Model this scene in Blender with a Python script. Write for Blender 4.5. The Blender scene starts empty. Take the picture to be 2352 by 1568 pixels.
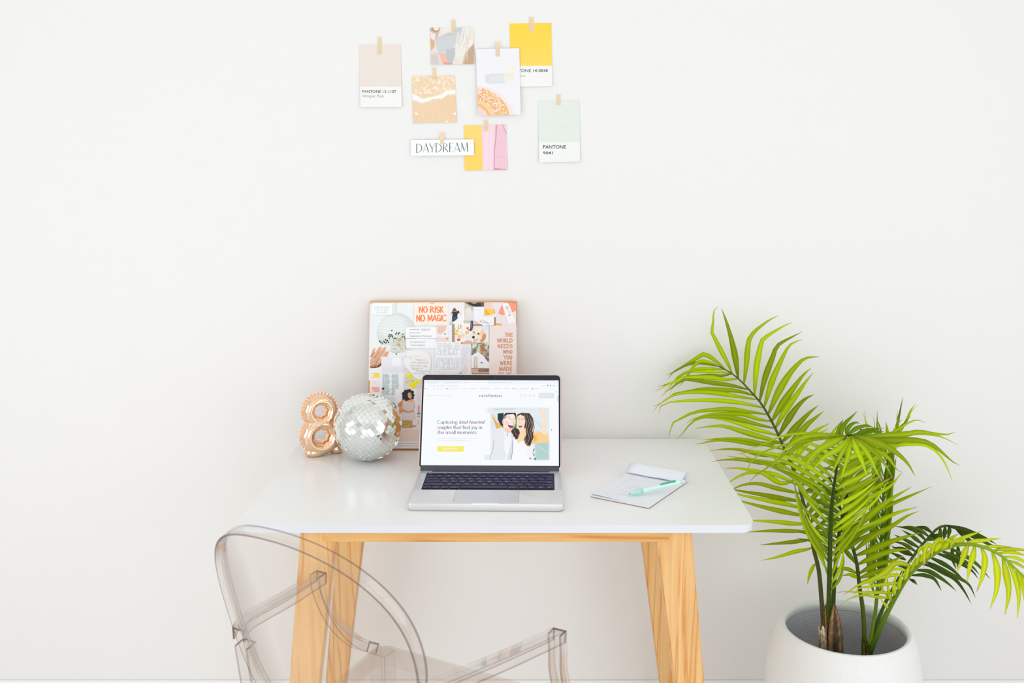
import bpy, bmesh, math, random
import numpy as np
from mathutils import Vector, Matrix
C = bpy.context.scene.collection
sc = bpy.context.scene
R = math.radians
rnd = random.Random(7)

# ---------------------------------------------------------------- camera
FPX = 2330.0                                   # focal length in pixels of a 2352 px wide frame
PITCH = math.atan(434 / FPX)
CAM = np.array([0.0, -2.459, 1.452])
cd = bpy.data.cameras.new('camera')
cd.sensor_width = 36.0
cd.lens = 36.0 * FPX / 2352
cd.shift_x = -35 / 2352
cd.clip_start = 0.05
cam = bpy.data.objects.new('camera', cd)
cam.location = CAM
cam.rotation_euler = (math.pi / 2 - PITCH, 0, 0)
C.objects.link(cam)
sc.camera = cam
cd.dof.use_dof = True
cd.dof.focus_distance = 2.25
cd.dof.aperture_fstop = 7.0

# ---------------------------------------------------------------- daylight
world = bpy.data.worlds.new('sky')
sc.world = world
world.use_nodes = True
bgn = world.node_tree.nodes['Background']
bgn.inputs[0].default_value = (0.90, 0.95, 1.0, 1)
bgn.inputs[1].default_value = 1.0


def window_light(name, loc, rot, sx, sy, power, col):
    l = bpy.data.lights.new(name, 'AREA')
    l.shape = 'RECTANGLE'; l.size = sx; l.size_y = sy; l.energy = power; l.color = col
    o = bpy.data.objects.new(name, l); o.location = loc; o.rotation_euler = rot
    C.objects.link(o)
    return o


# room: x -2.3..2.1, y -4.3..0, z 0..2.7
XL, XR, YB, ZC = -2.3, 2.1, -4.3, 2.7
window_light('daylight_behind', (0.15, YB - 0.02, 1.0), (R(90), 0, 0), 2.8, 1.7, 23, (0.955, 0.98, 1.0))
window_light('daylight_right', (XR + 0.02, -2.0, 1.15), (0, R(90), 0), 1.9, 1.7, 13, (0.985, 0.985, 0.985))
window_light('daylight_left', (XL - 0.02, -2.0, 1.05), (0, R(-90), 0), 1.9, 1.9, 18, (0.965, 0.985, 1.0))

sc.view_settings.view_transform = 'Standard'
sc.view_settings.look = 'None'
sc.view_settings.exposure = 0.0
sc.view_settings.gamma = 1.0
sc.view_settings.use_curve_mapping = False
sc.cycles.max_bounces = 12
sc.cycles.diffuse_bounces = 7
sc.cycles.glossy_bounces = 6
sc.cycles.transmission_bounces = 14
sc.cycles.transparent_max_bounces = 16
sc.cycles.sample_clamp_indirect = 6.0

# ---------------------------------------------------------------- helpers
PC, PS = math.cos(PITCH), math.sin(PITCH)


def ray(px, py):
    """direction through a pixel of the 2352x1568 frame"""
    x = (px - 1211) / FPX; y = (py - 784) / FPX
    return np.array([x, PC - y * PS, -(PS + y * PC)])


def at_y(px, py, Y):
    d = ray(px, py); return CAM + d * ((Y - CAM[1]) / d[1])


def at_z(px, py, Zw):
    d = ray(px, py); return CAM + d * ((Zw - CAM[2]) / d[2])


def lin(c):
    c = np.asarray(c, float) / 255.0
    return np.where(c <= 0.04045, c / 12.92, ((c + 0.055) / 1.055) ** 2.4)


def mat(name, col, rough=0.5, metal=0.0, spec=0.5, **kw):
    m = bpy.data.materials.new(name); m.use_nodes = True
    b = m.node_tree.nodes['Principled BSDF']
    c = lin(col)
    b.inputs['Base Color'].default_value = (*c, 1)
    b.inputs['Roughness'].default_value = rough
    b.inputs['Metallic'].default_value = metal
    b.inputs['Specular IOR Level'].default_value = spec
    for k, v in kw.items():
        b.inputs[k.replace('_', ' ')].default_value = v
    return m


def nodes(m):
    nt = m.node_tree
    return nt, nt.nodes, nt.links, nt.nodes['Principled BSDF']


def bump(m, scale, strength, dist=0.001, stretch=(1, 1, 1), kind='NOISE'):
    nt, N, L, b = nodes(m)
    tc = N.new('ShaderNodeTexCoord'); mp = N.new('ShaderNodeMapping'); mp.inputs['Scale'].default_value = stretch
    L.new(tc.outputs['Object'], mp.inputs[0])
    t = N.new('ShaderNodeTexNoise'); t.inputs['Scale'].default_value = scale; t.inputs['Detail'].default_value = 4
    L.new(mp.outputs[0], t.inputs['Vector'])
    bp = N.new('ShaderNodeBump'); bp.inputs['Strength'].default_value = strength; bp.inputs['Distance'].default_value = dist
    L.new(t.outputs[0], bp.inputs['Height']); L.new(bp.outputs[0], b.inputs['Normal'])
    return m


def attr_mat(name, rough=0.5, emit=0.0, translucent=0.0, spec=0.3, coat=0.0):
    m = bpy.data.materials.new(name); m.use_nodes = True
    nt, N, L, b = nodes(m)
    a = N.new('ShaderNodeAttribute'); a.attribute_name = 'Col'
    b.inputs['Roughness'].default_value = rough
    b.inputs['Specular IOR Level'].default_value = spec
    b.inputs['Coat Weight'].default_value = coat
    if emit:
        b.inputs['Base Color'].default_value = (0.01, 0.01, 0.012, 1)
        b.inputs['Emission Strength'].default_value = emit
        L.new(a.outputs['Color'], b.inputs['Emission Color'])
    else:
        L.new(a.outputs['Color'], b.inputs['Base Color'])
    if translucent:
        t = N.new('ShaderNodeBsdfTranslucent'); mx = N.new('ShaderNodeMixShader'); mx.inputs[0].default_value = translucent
        L.new(a.outputs['Color'], t.inputs['Color'])
        L.new(b.outputs[0], mx.inputs[1]); L.new(t.outputs[0], mx.inputs[2])
        L.new(mx.outputs[0], N['Material Output'].inputs['Surface'])
    return m


def link(o, parent=None):
    """all meshes are written in room coordinates; a part keeps them under its thing's Empty"""
    C.objects.link(o)
    if parent is not None:
        o.parent = parent
        if parent.type == 'EMPTY':
            o.matrix_parent_inverse = (Matrix.Translation(parent.location) @ parent.rotation_euler.to_matrix().to_4x4()).inverted()
    return o


def mesh_obj(name, verts, faces, m, parent=None, smooth=False, cols=None, mats=None, fmat=None):
    me = bpy.data.meshes.new(name)
    me.from_pydata([tuple(v) for v in verts], [], faces)
    for mm in (mats or [m]): me.materials.append(mm)
    if fmat is not None: me.polygons.foreach_set('material_index', fmat)
    if cols is not None:
        ca = me.color_attributes.new('Col', 'FLOAT_COLOR', 'POINT')
        a = np.ones((len(verts), 4), np.float32); a[:, :3] = lin(cols)
        ca.data.foreach_set('color', a.ravel())
    if smooth: me.polygons.foreach_set('use_smooth', [True] * len(me.polygons))
    me.update()
    return link(bpy.data.objects.new(name, me), parent)


def bm_obj(name, bm, m, parent=None, smooth=False, auto=None):
    bmesh.ops.recalc_face_normals(bm, faces=bm.faces)
    me = bpy.data.meshes.new(name); bm.to_mesh(me); bm.free()
    me.materials.append(m)
    if smooth or auto:
        me.polygons.foreach_set('use_smooth', [True] * len(me.polygons))
        if auto: me.set_sharp_from_angle(angle=R(auto))
    return link(bpy.data.objects.new(name, me), parent)


def thing(name, label, cat, loc=(0, 0, 0), rz=0, group=None):
    o = bpy.data.objects.new(name, None); o.empty_display_size = 0.05
    o.location = loc; o.rotation_euler = (0, 0, rz)
    C.objects.link(o)
    return tag(o, label, cat, group)


def tag(o, label=None, cat=None, group=None, kind=None):
    if label: o['label'] = label
    if cat: o['category'] = cat
    if group: o['group'] = group
    if kind: o['kind'] = kind
    return o


def box(bm, x0, x1, y0, y1, z0, z1, bev=0.0, seg=2, M=None):
    r = bmesh.ops.create_cube(bm, size=1)
    vs = r['verts']
    bmesh.ops.scale(bm, vec=(x1 - x0, y1 - y0, z1 - z0), verts=vs)
    bmesh.ops.translate(bm, vec=((x0 + x1) / 2, (y0 + y1) / 2, (z0 + z1) / 2), verts=vs)
    if bev:
        es = list({e for v in vs for e in v.link_edges})
        rr = bmesh.ops.bevel(bm, geom=es, offset=bev, segments=seg, affect='EDGES', profile=0.5)
        vs = list({v for f in rr['faces'] for v in f.verts} | {v for v in vs if v.is_valid})
    if M is not None: bmesh.ops.transform(bm, matrix=M, verts=vs)
    return vs


def rounded_slab(bm, x0, x1, y0, y1, z0, z1, r, bev=0.001, n=8):
    """slab with corners of radius r in plan"""
    pts = []
    for cx, cy, a0 in ((x1 - r, y1 - r, 0), (x0 + r, y1 - r, 90), (x0 + r, y0 + r, 180), (x1 - r, y0 + r, 270)):
        for k in range(n + 1):
            a = R(a0 + 90 * k / n); pts.append((cx + r * math.cos(a), cy + r * math.sin(a)))
    return prism(bm, pts, z0, z1, bev)


def prism(bm, pts, z0, z1, bev=0.0, seg=2):
    lo = [bm.verts.new((x, y, z0)) for x, y in pts]; hi = [bm.verts.new((x, y, z1)) for x, y in pts]
    n = len(pts)
    f = [bm.faces.new(lo[::-1]), bm.faces.new(hi)]
    for i in range(n): f.append(bm.faces.new((lo[i], lo[(i + 1) % n], hi[(i + 1) % n], hi[i])))
    if bev:
        es = list(f[0].edges) + list(f[1].edges)
        bmesh.ops.bevel(bm, geom=es, offset=bev, segments=seg, affect='EDGES', profile=0.5)
    return bm


def lathe(prof, n=64):
    v = []; f = []
    m = len(prof)
    for k in range(n):
        a = 2 * math.pi * k / n
        for r, z in prof: v.append((r * math.cos(a), r * math.sin(a), z))
    for k in range(n):
        for j in range(m - 1):
            a = k * m + j; b = ((k + 1) % n) * m + j
            f.append((a, b, b + 1, a + 1))
    return v, f


def tube(pts, rad, n=8, cap=True):
    """tube along 3D points; rad number or list"""
    P = [Vector(p) for p in pts]; k = len(P)
    rs = rad if isinstance(rad, (list, tuple, np.ndarray)) else [rad] * k
    v = []; f = []
    prev = None
    for i in range(k):
        t = (P[min(i + 1, k - 1)] - P[max(i - 1, 0)]).normalized()
        if prev is None:
            u = t.orthogonal().normalized()
        else:
            u = (prev - t * prev.dot(t)).normalized()
        prev = u; w = t.cross(u)
        for j in range(n):
            a = 2 * math.pi * j / n
            v.append(tuple(P[i] + (u * math.cos(a) + w * math.sin(a)) * rs[i]))
    for i in range(k - 1):
        for j in range(n):
            f.append((i * n + j, i * n + (j + 1) % n, (i + 1) * n + (j + 1) % n, (i + 1) * n + j))
    if cap: f.append(tuple(range(n))[::-1]); f.append(tuple((k - 1) * n + j for j in range(n)))
    return v, f


def crom(pts, n):
    """Catmull-Rom resample to n points (even parameter by chord length)"""
    P = np.array(pts, float)
    if len(P) < 3:
        t = np.linspace(0, 1, n)[:, None]; return P[0] * (1 - t) + P[-1] * t
    d = np.r_[0, np.cumsum(np.linalg.norm(np.diff(P, axis=0), axis=1))]; d /= d[-1]
    out = []
    for s in np.linspace(0, 1, n):
        i = min(np.searchsorted(d, s, side='right') - 1, len(P) - 2)
        u = (s - d[i]) / max(d[i + 1] - d[i], 1e-9)
        p1, p2 = P[i], P[i + 1]
        h = d[i + 1] - d[i]
        m1 = (P[i + 1] - P[i - 1]) / (d[i + 1] - d[i - 1]) * h if i > 0 else (p2 - p1)
        m2 = (P[i + 2] - P[i]) / (d[i + 2] - d[i]) * h if i + 2 < len(P) else (p2 - p1)
        u2, u3 = u * u, u * u * u
        out.append((2 * u3 - 3 * u2 + 1) * p1 + (u3 - 2 * u2 + u) * m1 + (-2 * u3 + 3 * u2) * p2 + (u3 - u2) * m2)
    return np.array(out)


# ---------------------------------------------------------------- printed and displayed pictures
_font_cache = {}


def glyphs(s, bold=0.0):
    key = (s, bold)
    if key in _font_cache: return _font_cache[key]
    cu = bpy.data.curves.new('t', 'FONT'); cu.body = s; cu.size = 1; cu.offset = bold; cu.resolution_u = 3
    o = bpy.data.objects.new('t', cu); C.objects.link(o)
    dg = bpy.context.evaluated_depsgraph_get(); dg.update()
    me = bpy.data.meshes.new_from_object(o.evaluated_get(dg))
    v = np.array([x.co[:2] for x in me.vertices]); f = [tuple(p.vertices) for p in me.polygons]
    bpy.data.objects.remove(o); bpy.data.curves.remove(cu); bpy.data.meshes.remove(me)
    _font_cache[key] = (v, f)
    return v, f


def arc(cx, cy, rx, ry, a0, a1):
    n = max(4, int(abs(a1 - a0) / 18))
    return [(cx + rx * math.cos(R(a0 + (a1 - a0) * k / n)), cy + ry * math.sin(R(a0 + (a1 - a0) * k / n))) for k in range(n + 1)]


SK = {
 'a': (.46, [[(.37, .0), (.37, .34)], arc(.22, .34, .15, .14, 0, 150), arc(.2, .14, .17, .14, 60, 330)]),
 'b': (.5, [[(.09, 0), (.09, .76)], arc(.27, .24, .18, .24, 0, 360)]),
 'c': (.44, [arc(.25, .24, .19, .24, 45, 315)]),
 'd': (.5, [[(.4, 0), (.4, .76)], arc(.22, .24, .18, .24, 0, 360)]),
 'e': (.46, [[(.07, .27), (.41, .27)], arc(.24, .24, .18, .24, 5, 320)]),
 'f': (.3, [[(.14, 0), (.14, .6)], arc(.25, .6, .11, .16, 180, 50), [(.02, .47), (.28, .47)]]),
 'g': (.48, [arc(.22, .29, .16, .18, 0, 360), arc(.23, -.07, .18, .13, 0, 360), [(.34, .42), (.45, .48)]]),
 'h': (.52, [[(.1, 0), (.1, .76)], arc(.25, .3, .15, .18, 180, 0), [(.4, .3), (.4, 0)]]),
 'i': (.21, [[(.1, 0), (.1, .47)], [(.1, .64), (.1, .7)]]),
 'j': (.21, [[(.12, -.1), (.12, .47)], arc(.03, -.1, .09, .12, 0, -110), [(.12, .64), (.12, .7)]]),
 'k': (.48, [[(.1, 0), (.1, .76)], [(.1, .2), (.4, .48)], [(.2, .29), (.44, 0)]]),
 'l': (.21, [[(.1, 0), (.1, .76)]]),
 'm': (.8, [[(.1, 0), (.1, .48)], arc(.24, .3, .14, .18, 180, 0), [(.38, .3), (.38, 0)], arc(.53, .3, .15, .18, 180, 0), [(.68, .3), (.68, 0)]]),
 'n': (.52, [[(.1, 0), (.1, .48)], arc(.25, .3, .15, .18, 180, 0), [(.4, .3), (.4, 0)]]),
 'o': (.5, [arc(.25, .24, .2, .24, 0, 360)]),
 'p': (.5, [[(.1, -.22), (.1, .48)], arc(.27, .24, .18, .24, 0, 360)]),
 'r': (.35, [[(.1, 0), (.1, .48)], arc(.25, .3, .15, .17, 180, 50)]),
 's': (.38, [arc(.19, .36, .13, .12, 40, 250) + arc(.19, .12, .14, .12, 70, -140)]),
 't': (.32, [[(.14, .08), (.14, .62)], arc(.24, .08, .1, .08, 180, 300), [(.03, .47), (.28, .47)]]),
 'u': (.52, [[(.1, .48), (.1, .17)], arc(.25, .18, .15, .18, 180, 360), [(.4, 0), (.4, .48)]]),
 'y': (.46, [[(.04, .48), (.24, 0)], [(.44, .48), (.19, -.12)], arc(.12, -.1, .07, .1, 0, -120)]),
 '.': (.18, [[(.07, 0), (.07, .06)]]), '-': (.32, [[(.04, .25), (.26, .25)]]), ' ': (.26, []),
 'C': (.68, [arc(.36, .36, .3, .37, 45, 315)]),
 'D': (.62, [[(.1, 0), (.1, .72)], [(.02, .72), (.1, .72)], [(.02, 0), (.1, 0)], arc(.1, .36, .44, .36, 90, -90)]),
 'A': (.54, [[(.02, 0), (.26, .73)], [(.26, .73), (.5, 0)], [(.1, .22), (.42, .22)]]),
 'Y': (.5, [[(.02, .72), (.26, .32)], [(.5, .72), (.26, .32)], [(.26, .32), (.26, 0)]]),
 'R': (.54, [[(.1, 0), (.1, .72)], arc(.1, .54, .3, .18, 90, -90), [(.2, .36), (.5, 0)]]),
 'E': (.46, [[(.1, 0), (.1, .72)], [(.1, .72), (.42, .7)], [(.1, .38), (.36, .38)], [(.1, 0), (.42, .02)]]),
 'M': (.72, [[(.06, 0), (.12, .72)], [(.12, .72), (.34, .06)], [(.34, .06), (.58, .72)], [(.58, .72), (.64, 0)]]),
 'N': (.5, [[(.08, 0), (.08, .72)], [(.08, .7), (.42, .06)], [(.42, 0), (.42, .74)]]),
 'O': (.52, [arc(.26, .36, .2, .36, 0, 360)]),
 'I': (.2, [[(.1, 0), (.1, .72)]]),
 'S': (.42, [arc(.21, .53, .15, .18, 30, 250) + arc(.21, .18, .15, .18, 70, -150)]),
 'K': (.46, [[(.08, 0), (.08, .72)], [(.38, .72), (.1, .3)], [(.16, .38), (.42, 0)]]),
 'G': (.5, [arc(.27, .36, .2, .36, 50, 320), [(.28, .3), (.46, .3)], [(.44, .3), (.44, .04)]]),
 'F': (.4, [[(.1, 0), (.1, .72)], [(.1, .7), (.38, .7)], [(.1, .4), (.32, .4)]]),
 'T': (.44, [[(.22, 0), (.22, .72)], [(.02, .72), (.42, .72)]]),
 'H': (.5, [[(.08, 0), (.08, .72)], [(.42, 0), (.42, .72)], [(.08, .37), (.42, .37)]]),
 'W': (.74, [[(.04, .72), (.2, 0)], [(.2, 0), (.37, .62)], [(.37, .62), (.54, 0)], [(.54, 0), (.7, .72)]]),
 'U': (.5, [[(.08, .72), (.08, .2)] + arc(.25, .2, .17, .2, 180, 360) + [(.42, .72)]]),
 'B': (.48, [[(.08, 0), (.08, .72)], [(.08, .72)] + arc(.22, .55, .17, .17, 90, -90) + [(.08, .38)], [(.08, .38)] + arc(.24, .19, .19, .19, 90, -90) + [(.08, 0)]]),
 'L': (.4, [[(.1, .72), (.1, 0)], [(.1, 0), (.38, 0)]]),
}


class Picture:
    """A print or a display on a real plane: a fine grid of coloured points plus lettering, made as one mesh.
    O corner, U right, V down, N outward (unit); w, h in metres. Z maps working coordinates to frame pixels."""

    def __init__(s, O, U, V, N, w, h, cell, bg, Z=None):
        s.O, s.U, s.V, s.N = [np.array(a, float) for a in (O, U, V, N)]
        s.w, s.h = w, h
        s.nx = max(2, int(w / cell) + 1); s.ny = max(2, int(h / cell) + 1)
        s.X, s.Y = np.meshgrid(np.linspace(0, w, s.nx), np.linspace(0, h, s.ny))
        s.col = np.ones((s.ny, s.nx, 3)) * np.array(bg, float)
        s.Z = Z or (lambda x, y: (x, y))
        s.ov = []; s.cell = cell; s.shape = None; s.k = 0

    def uv(s, p):
        x, y = s.Z(*p); d = ray(x, y)
        t = np.dot(s.O - CAM, s.N) / np.dot(d, s.N)
        q = CAM + d * t - s.O
        return np.array([np.dot(q, s.U), np.dot(q, s.V)])

    def scale(s, p):
        a = s.uv(p); b = s.uv((p[0] + 1, p[1])); return abs(b[0] - a[0])

    def _sd(s, pts, closed=True):
        P = np.array([s.uv(p) for p in pts])
        return P

    def _blend(s, A, c, sl):
        if callable(c): c = c(s.X[sl], s.Y[sl])
        s.col[sl] = s.col[sl] * (1 - A[..., None]) + np.asarray(c, float) * A[..., None]

    def _win(s, P, pad):
        x0, y0 = P.min(0) - pad; x1, y1 = P.max(0) + pad
        i0 = max(0, int(x0 / s.w * (s.nx - 1))); i1 = min(s.nx, int(x1 / s.w * (s.nx - 1)) + 2)
        j0 = max(0, int(y0 / s.h * (s.ny - 1))); j1 = min(s.ny, int(y1 / s.h * (s.ny - 1)) + 2)
        if i1 <= i0 or j1 <= j0: return None
        return (slice(j0, j1), slice(i0, i1))

    def poly(s, pts, c, soft=0.6, alpha=1.0):
        P = s._sd(pts); soft_m = max(soft * s.scale(pts[0]), s.cell * 0.5)
        sl = s._win(P, soft_m * 2)
        if sl is None: return s
        X, Y = s.X[sl], s.Y[sl]
        ins = np.zeros(X.shape, bool); D = np.full(X.shape, 1e9)
        n = len(P)
        for i in range(n):
            a, b = P[i], P[(i + 1) % n]
            if a[1] != b[1]:
                cr = ((a[1] > Y) != (b[1] > Y)) & (X < (b[0] - a[0]) * (Y - a[1]) / (b[1] - a[1]) + a[0]); ins ^= cr
            e = b - a; L2 = max(e @ e, 1e-16)
            t = np.clip(((X - a[0]) * e[0] + (Y - a[1]) * e[1]) / L2, 0, 1)
            D = np.minimum(D, (X - a[0] - t * e[0]) ** 2 + (Y - a[1] - t * e[1]) ** 2)
        D = np.sqrt(D) * np.where(ins, 1, -1)
        s._blend(np.clip(0.5 + D / (2 * soft_m), 0, 1) * alpha, c, sl)
        return s

    def rect(s, x0, y0, x1, y1, c, soft=0.5, alpha=1.0):
        return s.poly([(x0, y0), (x1, y0), (x1, y1), (x0, y1)], c, soft, alpha)

    def ell(s, cx, cy, rx, ry, c, rot=0, soft=0.6, alpha=1.0):
        a = np.linspace(0, 2 * np.pi, 21)[:-1]; cr, sr = math.cos(R(rot)), math.sin(R(rot))
        return s.poly([(cx + rx * math.cos(t) * cr - ry * math.sin(t) * sr, cy + rx * math.cos(t) * sr + ry * math.sin(t) * cr) for t in a], c, soft, alpha)

    def line(s, pts, w, c, alpha=1.0, soft=0.5):
        P = s._sd(pts); sc_ = s.scale(pts[0]); hw = w * sc_ / 2; so = max(soft * sc_, s.cell * 0.5)
        sl = s._win(P, hw + so)
        if sl is None: return s
        X, Y = s.X[sl], s.Y[sl]; D = np.full(X.shape, 1e9)
        for a, b in zip(P[:-1], P[1:]):
            e = b - a; L2 = max(e @ e, 1e-16)
            t = np.clip(((X - a[0]) * e[0] + (Y - a[1]) * e[1]) / L2, 0, 1)
            D = np.minimum(D, (X - a[0] - t * e[0]) ** 2 + (Y - a[1] - t * e[1]) ** 2)
        s._blend(np.clip(0.5 + (hw - np.sqrt(D)) / so, 0, 1) * alpha, c, sl)
        return s

    def noise(s, amp, cells, seed=1, col=None, thr=None, box_=None, aniso=(1, 1)):
        """value noise; cells in metres. col/thr: blend a colour where the noise is above thr"""
        g = np.random.default_rng(seed)
        tot = 0; wsum = 0; N_ = np.zeros(s.X.shape)
        for o in range(3):
            cs = cells / 2 ** o
            gx = s.X / (cs * aniso[0]); gy = s.Y / (cs * aniso[1])
            G = g.random((int(gy.max()) + 3, int(gx.max()) + 3))
            ix, iy = gx.astype(int), gy.astype(int); fx, fy = gx - ix, gy - iy
            fx = fx * fx * (3 - 2 * fx); fy = fy * fy * (3 - 2 * fy)
            v = (G[iy, ix] * (1 - fx) + G[iy, ix + 1] * fx) * (1 - fy) + (G[iy + 1, ix] * (1 - fx) + G[iy + 1, ix + 1] * fx) * fy
            N_ += v / 2 ** o; wsum += 1 / 2 ** o
        N_ = N_ / wsum - 0.5
        M = np.ones(s.X.shape)
        if box_ is not None:
            a, b = s.uv(box_[:2]), s.uv(box_[2:])
            M = ((s.X >= a[0]) & (s.X <= b[0]) & (s.Y >= a[1]) & (s.Y <= b[1])).astype(float)
        if col is None: s.col += (N_ * 2 * amp * M)[..., None]
        else:
            A = np.clip((N_ - thr) * 12, 0, 1) * amp * M
            s.col = s.col * (1 - A[..., None]) + np.asarray(col, float) * A[..., None]
        return s

    def _over(s, P2, F, c, lift):
        s.ov.append((P2, F, c, lift))

    def text(s, st, x0, y0, x1, y1, c, bold=0.0, slant=0.0):
        """sans lettering filling the box (top-left to bottom-right)"""
        v, f = glyphs(st, bold)
        a, b = v.min(0), v.max(0)
        q = (v - a) / (b - a)
        pts = np.array([s.uv((x0 + (x1 - x0) * x + slant * (y1 - y0) * y, y1 + (y0 - y1) * y)) for x, y in q])
        s._over(pts, f, c, 5e-5)
        return s

    def sk(s, st, x0, x1, yb, cap, c, hair, stem, slant=0.0, rise=0.0, lift=5e-5, track=0.0, yy=None):
        """pen lettering: baseline yb, cap height cap; stroke width runs from hair (level) to stem (upright)"""
        W = sum(SK[ch][0] + track for ch in st) - track
        sx = (x1 - x0) / W; cx = 0.0
        for ch in st:
            w, strokes = SK[ch]
            for si, stx in enumerate(strokes):
                V = []; F = []
                P = [(x0 + sx * (cx + x) + slant * cap * y / 0.72, yb - cap * y / 0.72 + rise * (x0 + sx * (cx + x) - x0)) for x, y in stx]
                P = np.array(P)
                n0 = len(V)
                for i in range(len(P)):
                    t = P[min(i + 1, len(P) - 1)] - P[max(i - 1, 0)]
                    t = t / max(np.hypot(*t), 1e-6)
                    wd = hair + (stem - hair) * abs(t[1]) ** 1.4
                    if ch in 'AMY' and len(P) == 2 and t[0] * t[1] < 0 and stem > hair: wd = hair * 1.2
                    nn = np.array([-t[1], t[0]]) * wd / 2
                    ext = t * hair * 0.4 * (-1 if i == 0 else (1 if i == len(P) - 1 else 0))
                    V.append(s.uv(P[i] + nn + ext)); V.append(s.uv(P[i] - nn + ext))
                for i in range(len(P) - 1):
                    a = n0 + 2 * i; F.append((a, a + 1, a + 3, a + 2))
                s._over(np.array(V), F, c, lift + 9e-6 * si)
            cx += w + track
        return s

    def build(s, name, m, parent=None, lift=0.0, thick=0.0, backcol=None, bend=None, origin=None):
        nx, ny = s.nx, s.ny
        lf = np.full(s.X.shape, lift)
        if bend is not None: lf = lf + bend(s.X / s.w, s.Y / s.h)
        P = s.O + s.X[..., None] * s.U + s.Y[..., None] * s.V + lf[..., None] * s.N
        V = [P.reshape(-1, 3)]; K = [np.clip(s.col, 0, 255).reshape(-1, 3)]
        idx = np.arange(nx * ny).reshape(ny, nx)
        Q = np.stack([idx[:-1, :-1], idx[1:, :-1], idx[1:, 1:], idx[:-1, 1:]], -1).reshape(-1, 4)
        if s.shape is not None:
            S = np.array([s.uv(p) for p in s.shape]); X = (s.X[:-1, :-1] + s.cell / 2); Y = (s.Y[:-1, :-1] + s.cell / 2)
            ins = np.zeros(X.shape, bool)
            for i in range(len(S)):
                a, b = S[i], S[(i + 1) % len(S)]
                if a[1] != b[1]:
                    ins ^= ((a[1] > Y) != (b[1] > Y)) & (X < (b[0] - a[0]) * (Y - a[1]) / (b[1] - a[1]) + a[0])
            Q = Q[ins.ravel()]
        F = [tuple(q) for q in Q.tolist()]
        n = nx * ny
        if thick:
            # back sheet and edges so that the paper has a body
            ring = list(idx[0, :]) + list(idx[1:, -1]) + list(idx[-1, -2::-1]) + list(idx[-2:0:-1, 0])
            V.append(P.reshape(-1, 3) - thick * s.N); K.append(np.ones((n, 3)) * np.array(backcol or (240, 240, 240)))
            m_ = len(ring)
            for i in range(m_): F.append((int(ring[i]), int(ring[(i + 1) % m_]), n + int(ring[(i + 1) % m_]), n + int(ring[i])))
            F += [tuple(q) for q in (Q[:, ::-1] + n).tolist()]
            n += n
        for pts, fs, c, l in s.ov:
            l2 = np.full(len(pts), l + lift)
            if bend is not None: l2 = l2 + bend(pts[:, 0] / s.w, pts[:, 1] / s.h)
            V.append(s.O + pts[:, :1] * s.U + pts[:, 1:] * s.V + l2[:, None] * s.N)
            K.append(np.ones((len(pts), 3)) * np.array(c, float))
            F += [tuple(n + i for i in q) for q in fs]; n += len(pts)
        V = np.concatenate(V); K = np.concatenate(K)
        if origin is not None: V = V - np.array(origin)
        return mesh_obj(name, V, F, m, parent, cols=K)

# ---------------------------------------------------------------- materials
M_wall = bump(mat('wall_paint', (238, 237, 236), 0.9, spec=0.15), 60, 0.05)
M_ceil = mat('ceiling_paint', (242, 242, 240), 0.9, spec=0.1)
M_trim = mat('trim_paint', (243, 243, 241), 0.45)
M_floor = mat('floor_oak', (214, 206, 196), 0.45)
nt, N, L, b = nodes(M_floor)
tc = N.new('ShaderNodeTexCoord'); br = N.new('ShaderNodeTexBrick')
br.inputs['Scale'].default_value = 1.0; br.inputs['Brick Width'].default_value = 1.4; br.inputs['Row Height'].default_value = 0.14
br.inputs['Mortar Size'].default_value = 0.002
br.inputs['Color1'].default_value = (*lin((242, 239, 235)), 1); br.inputs['Color2'].default_value = (*lin((238, 234, 229)), 1)
br.inputs['Mortar'].default_value = (*lin((205, 198, 188)), 1)
L.new(tc.outputs['Object'], br.inputs['Vector']); L.new(br.outputs[0], b.inputs['Base Color'])
M_desk = mat('white_laminate', (243, 243, 243), 0.22, spec=0.5)
M_deskedge = mat('desk_edge_toned_down', (222, 226, 233), 0.3)  # bluish side faces, colour darkened to offset the stronger window light there


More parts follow.
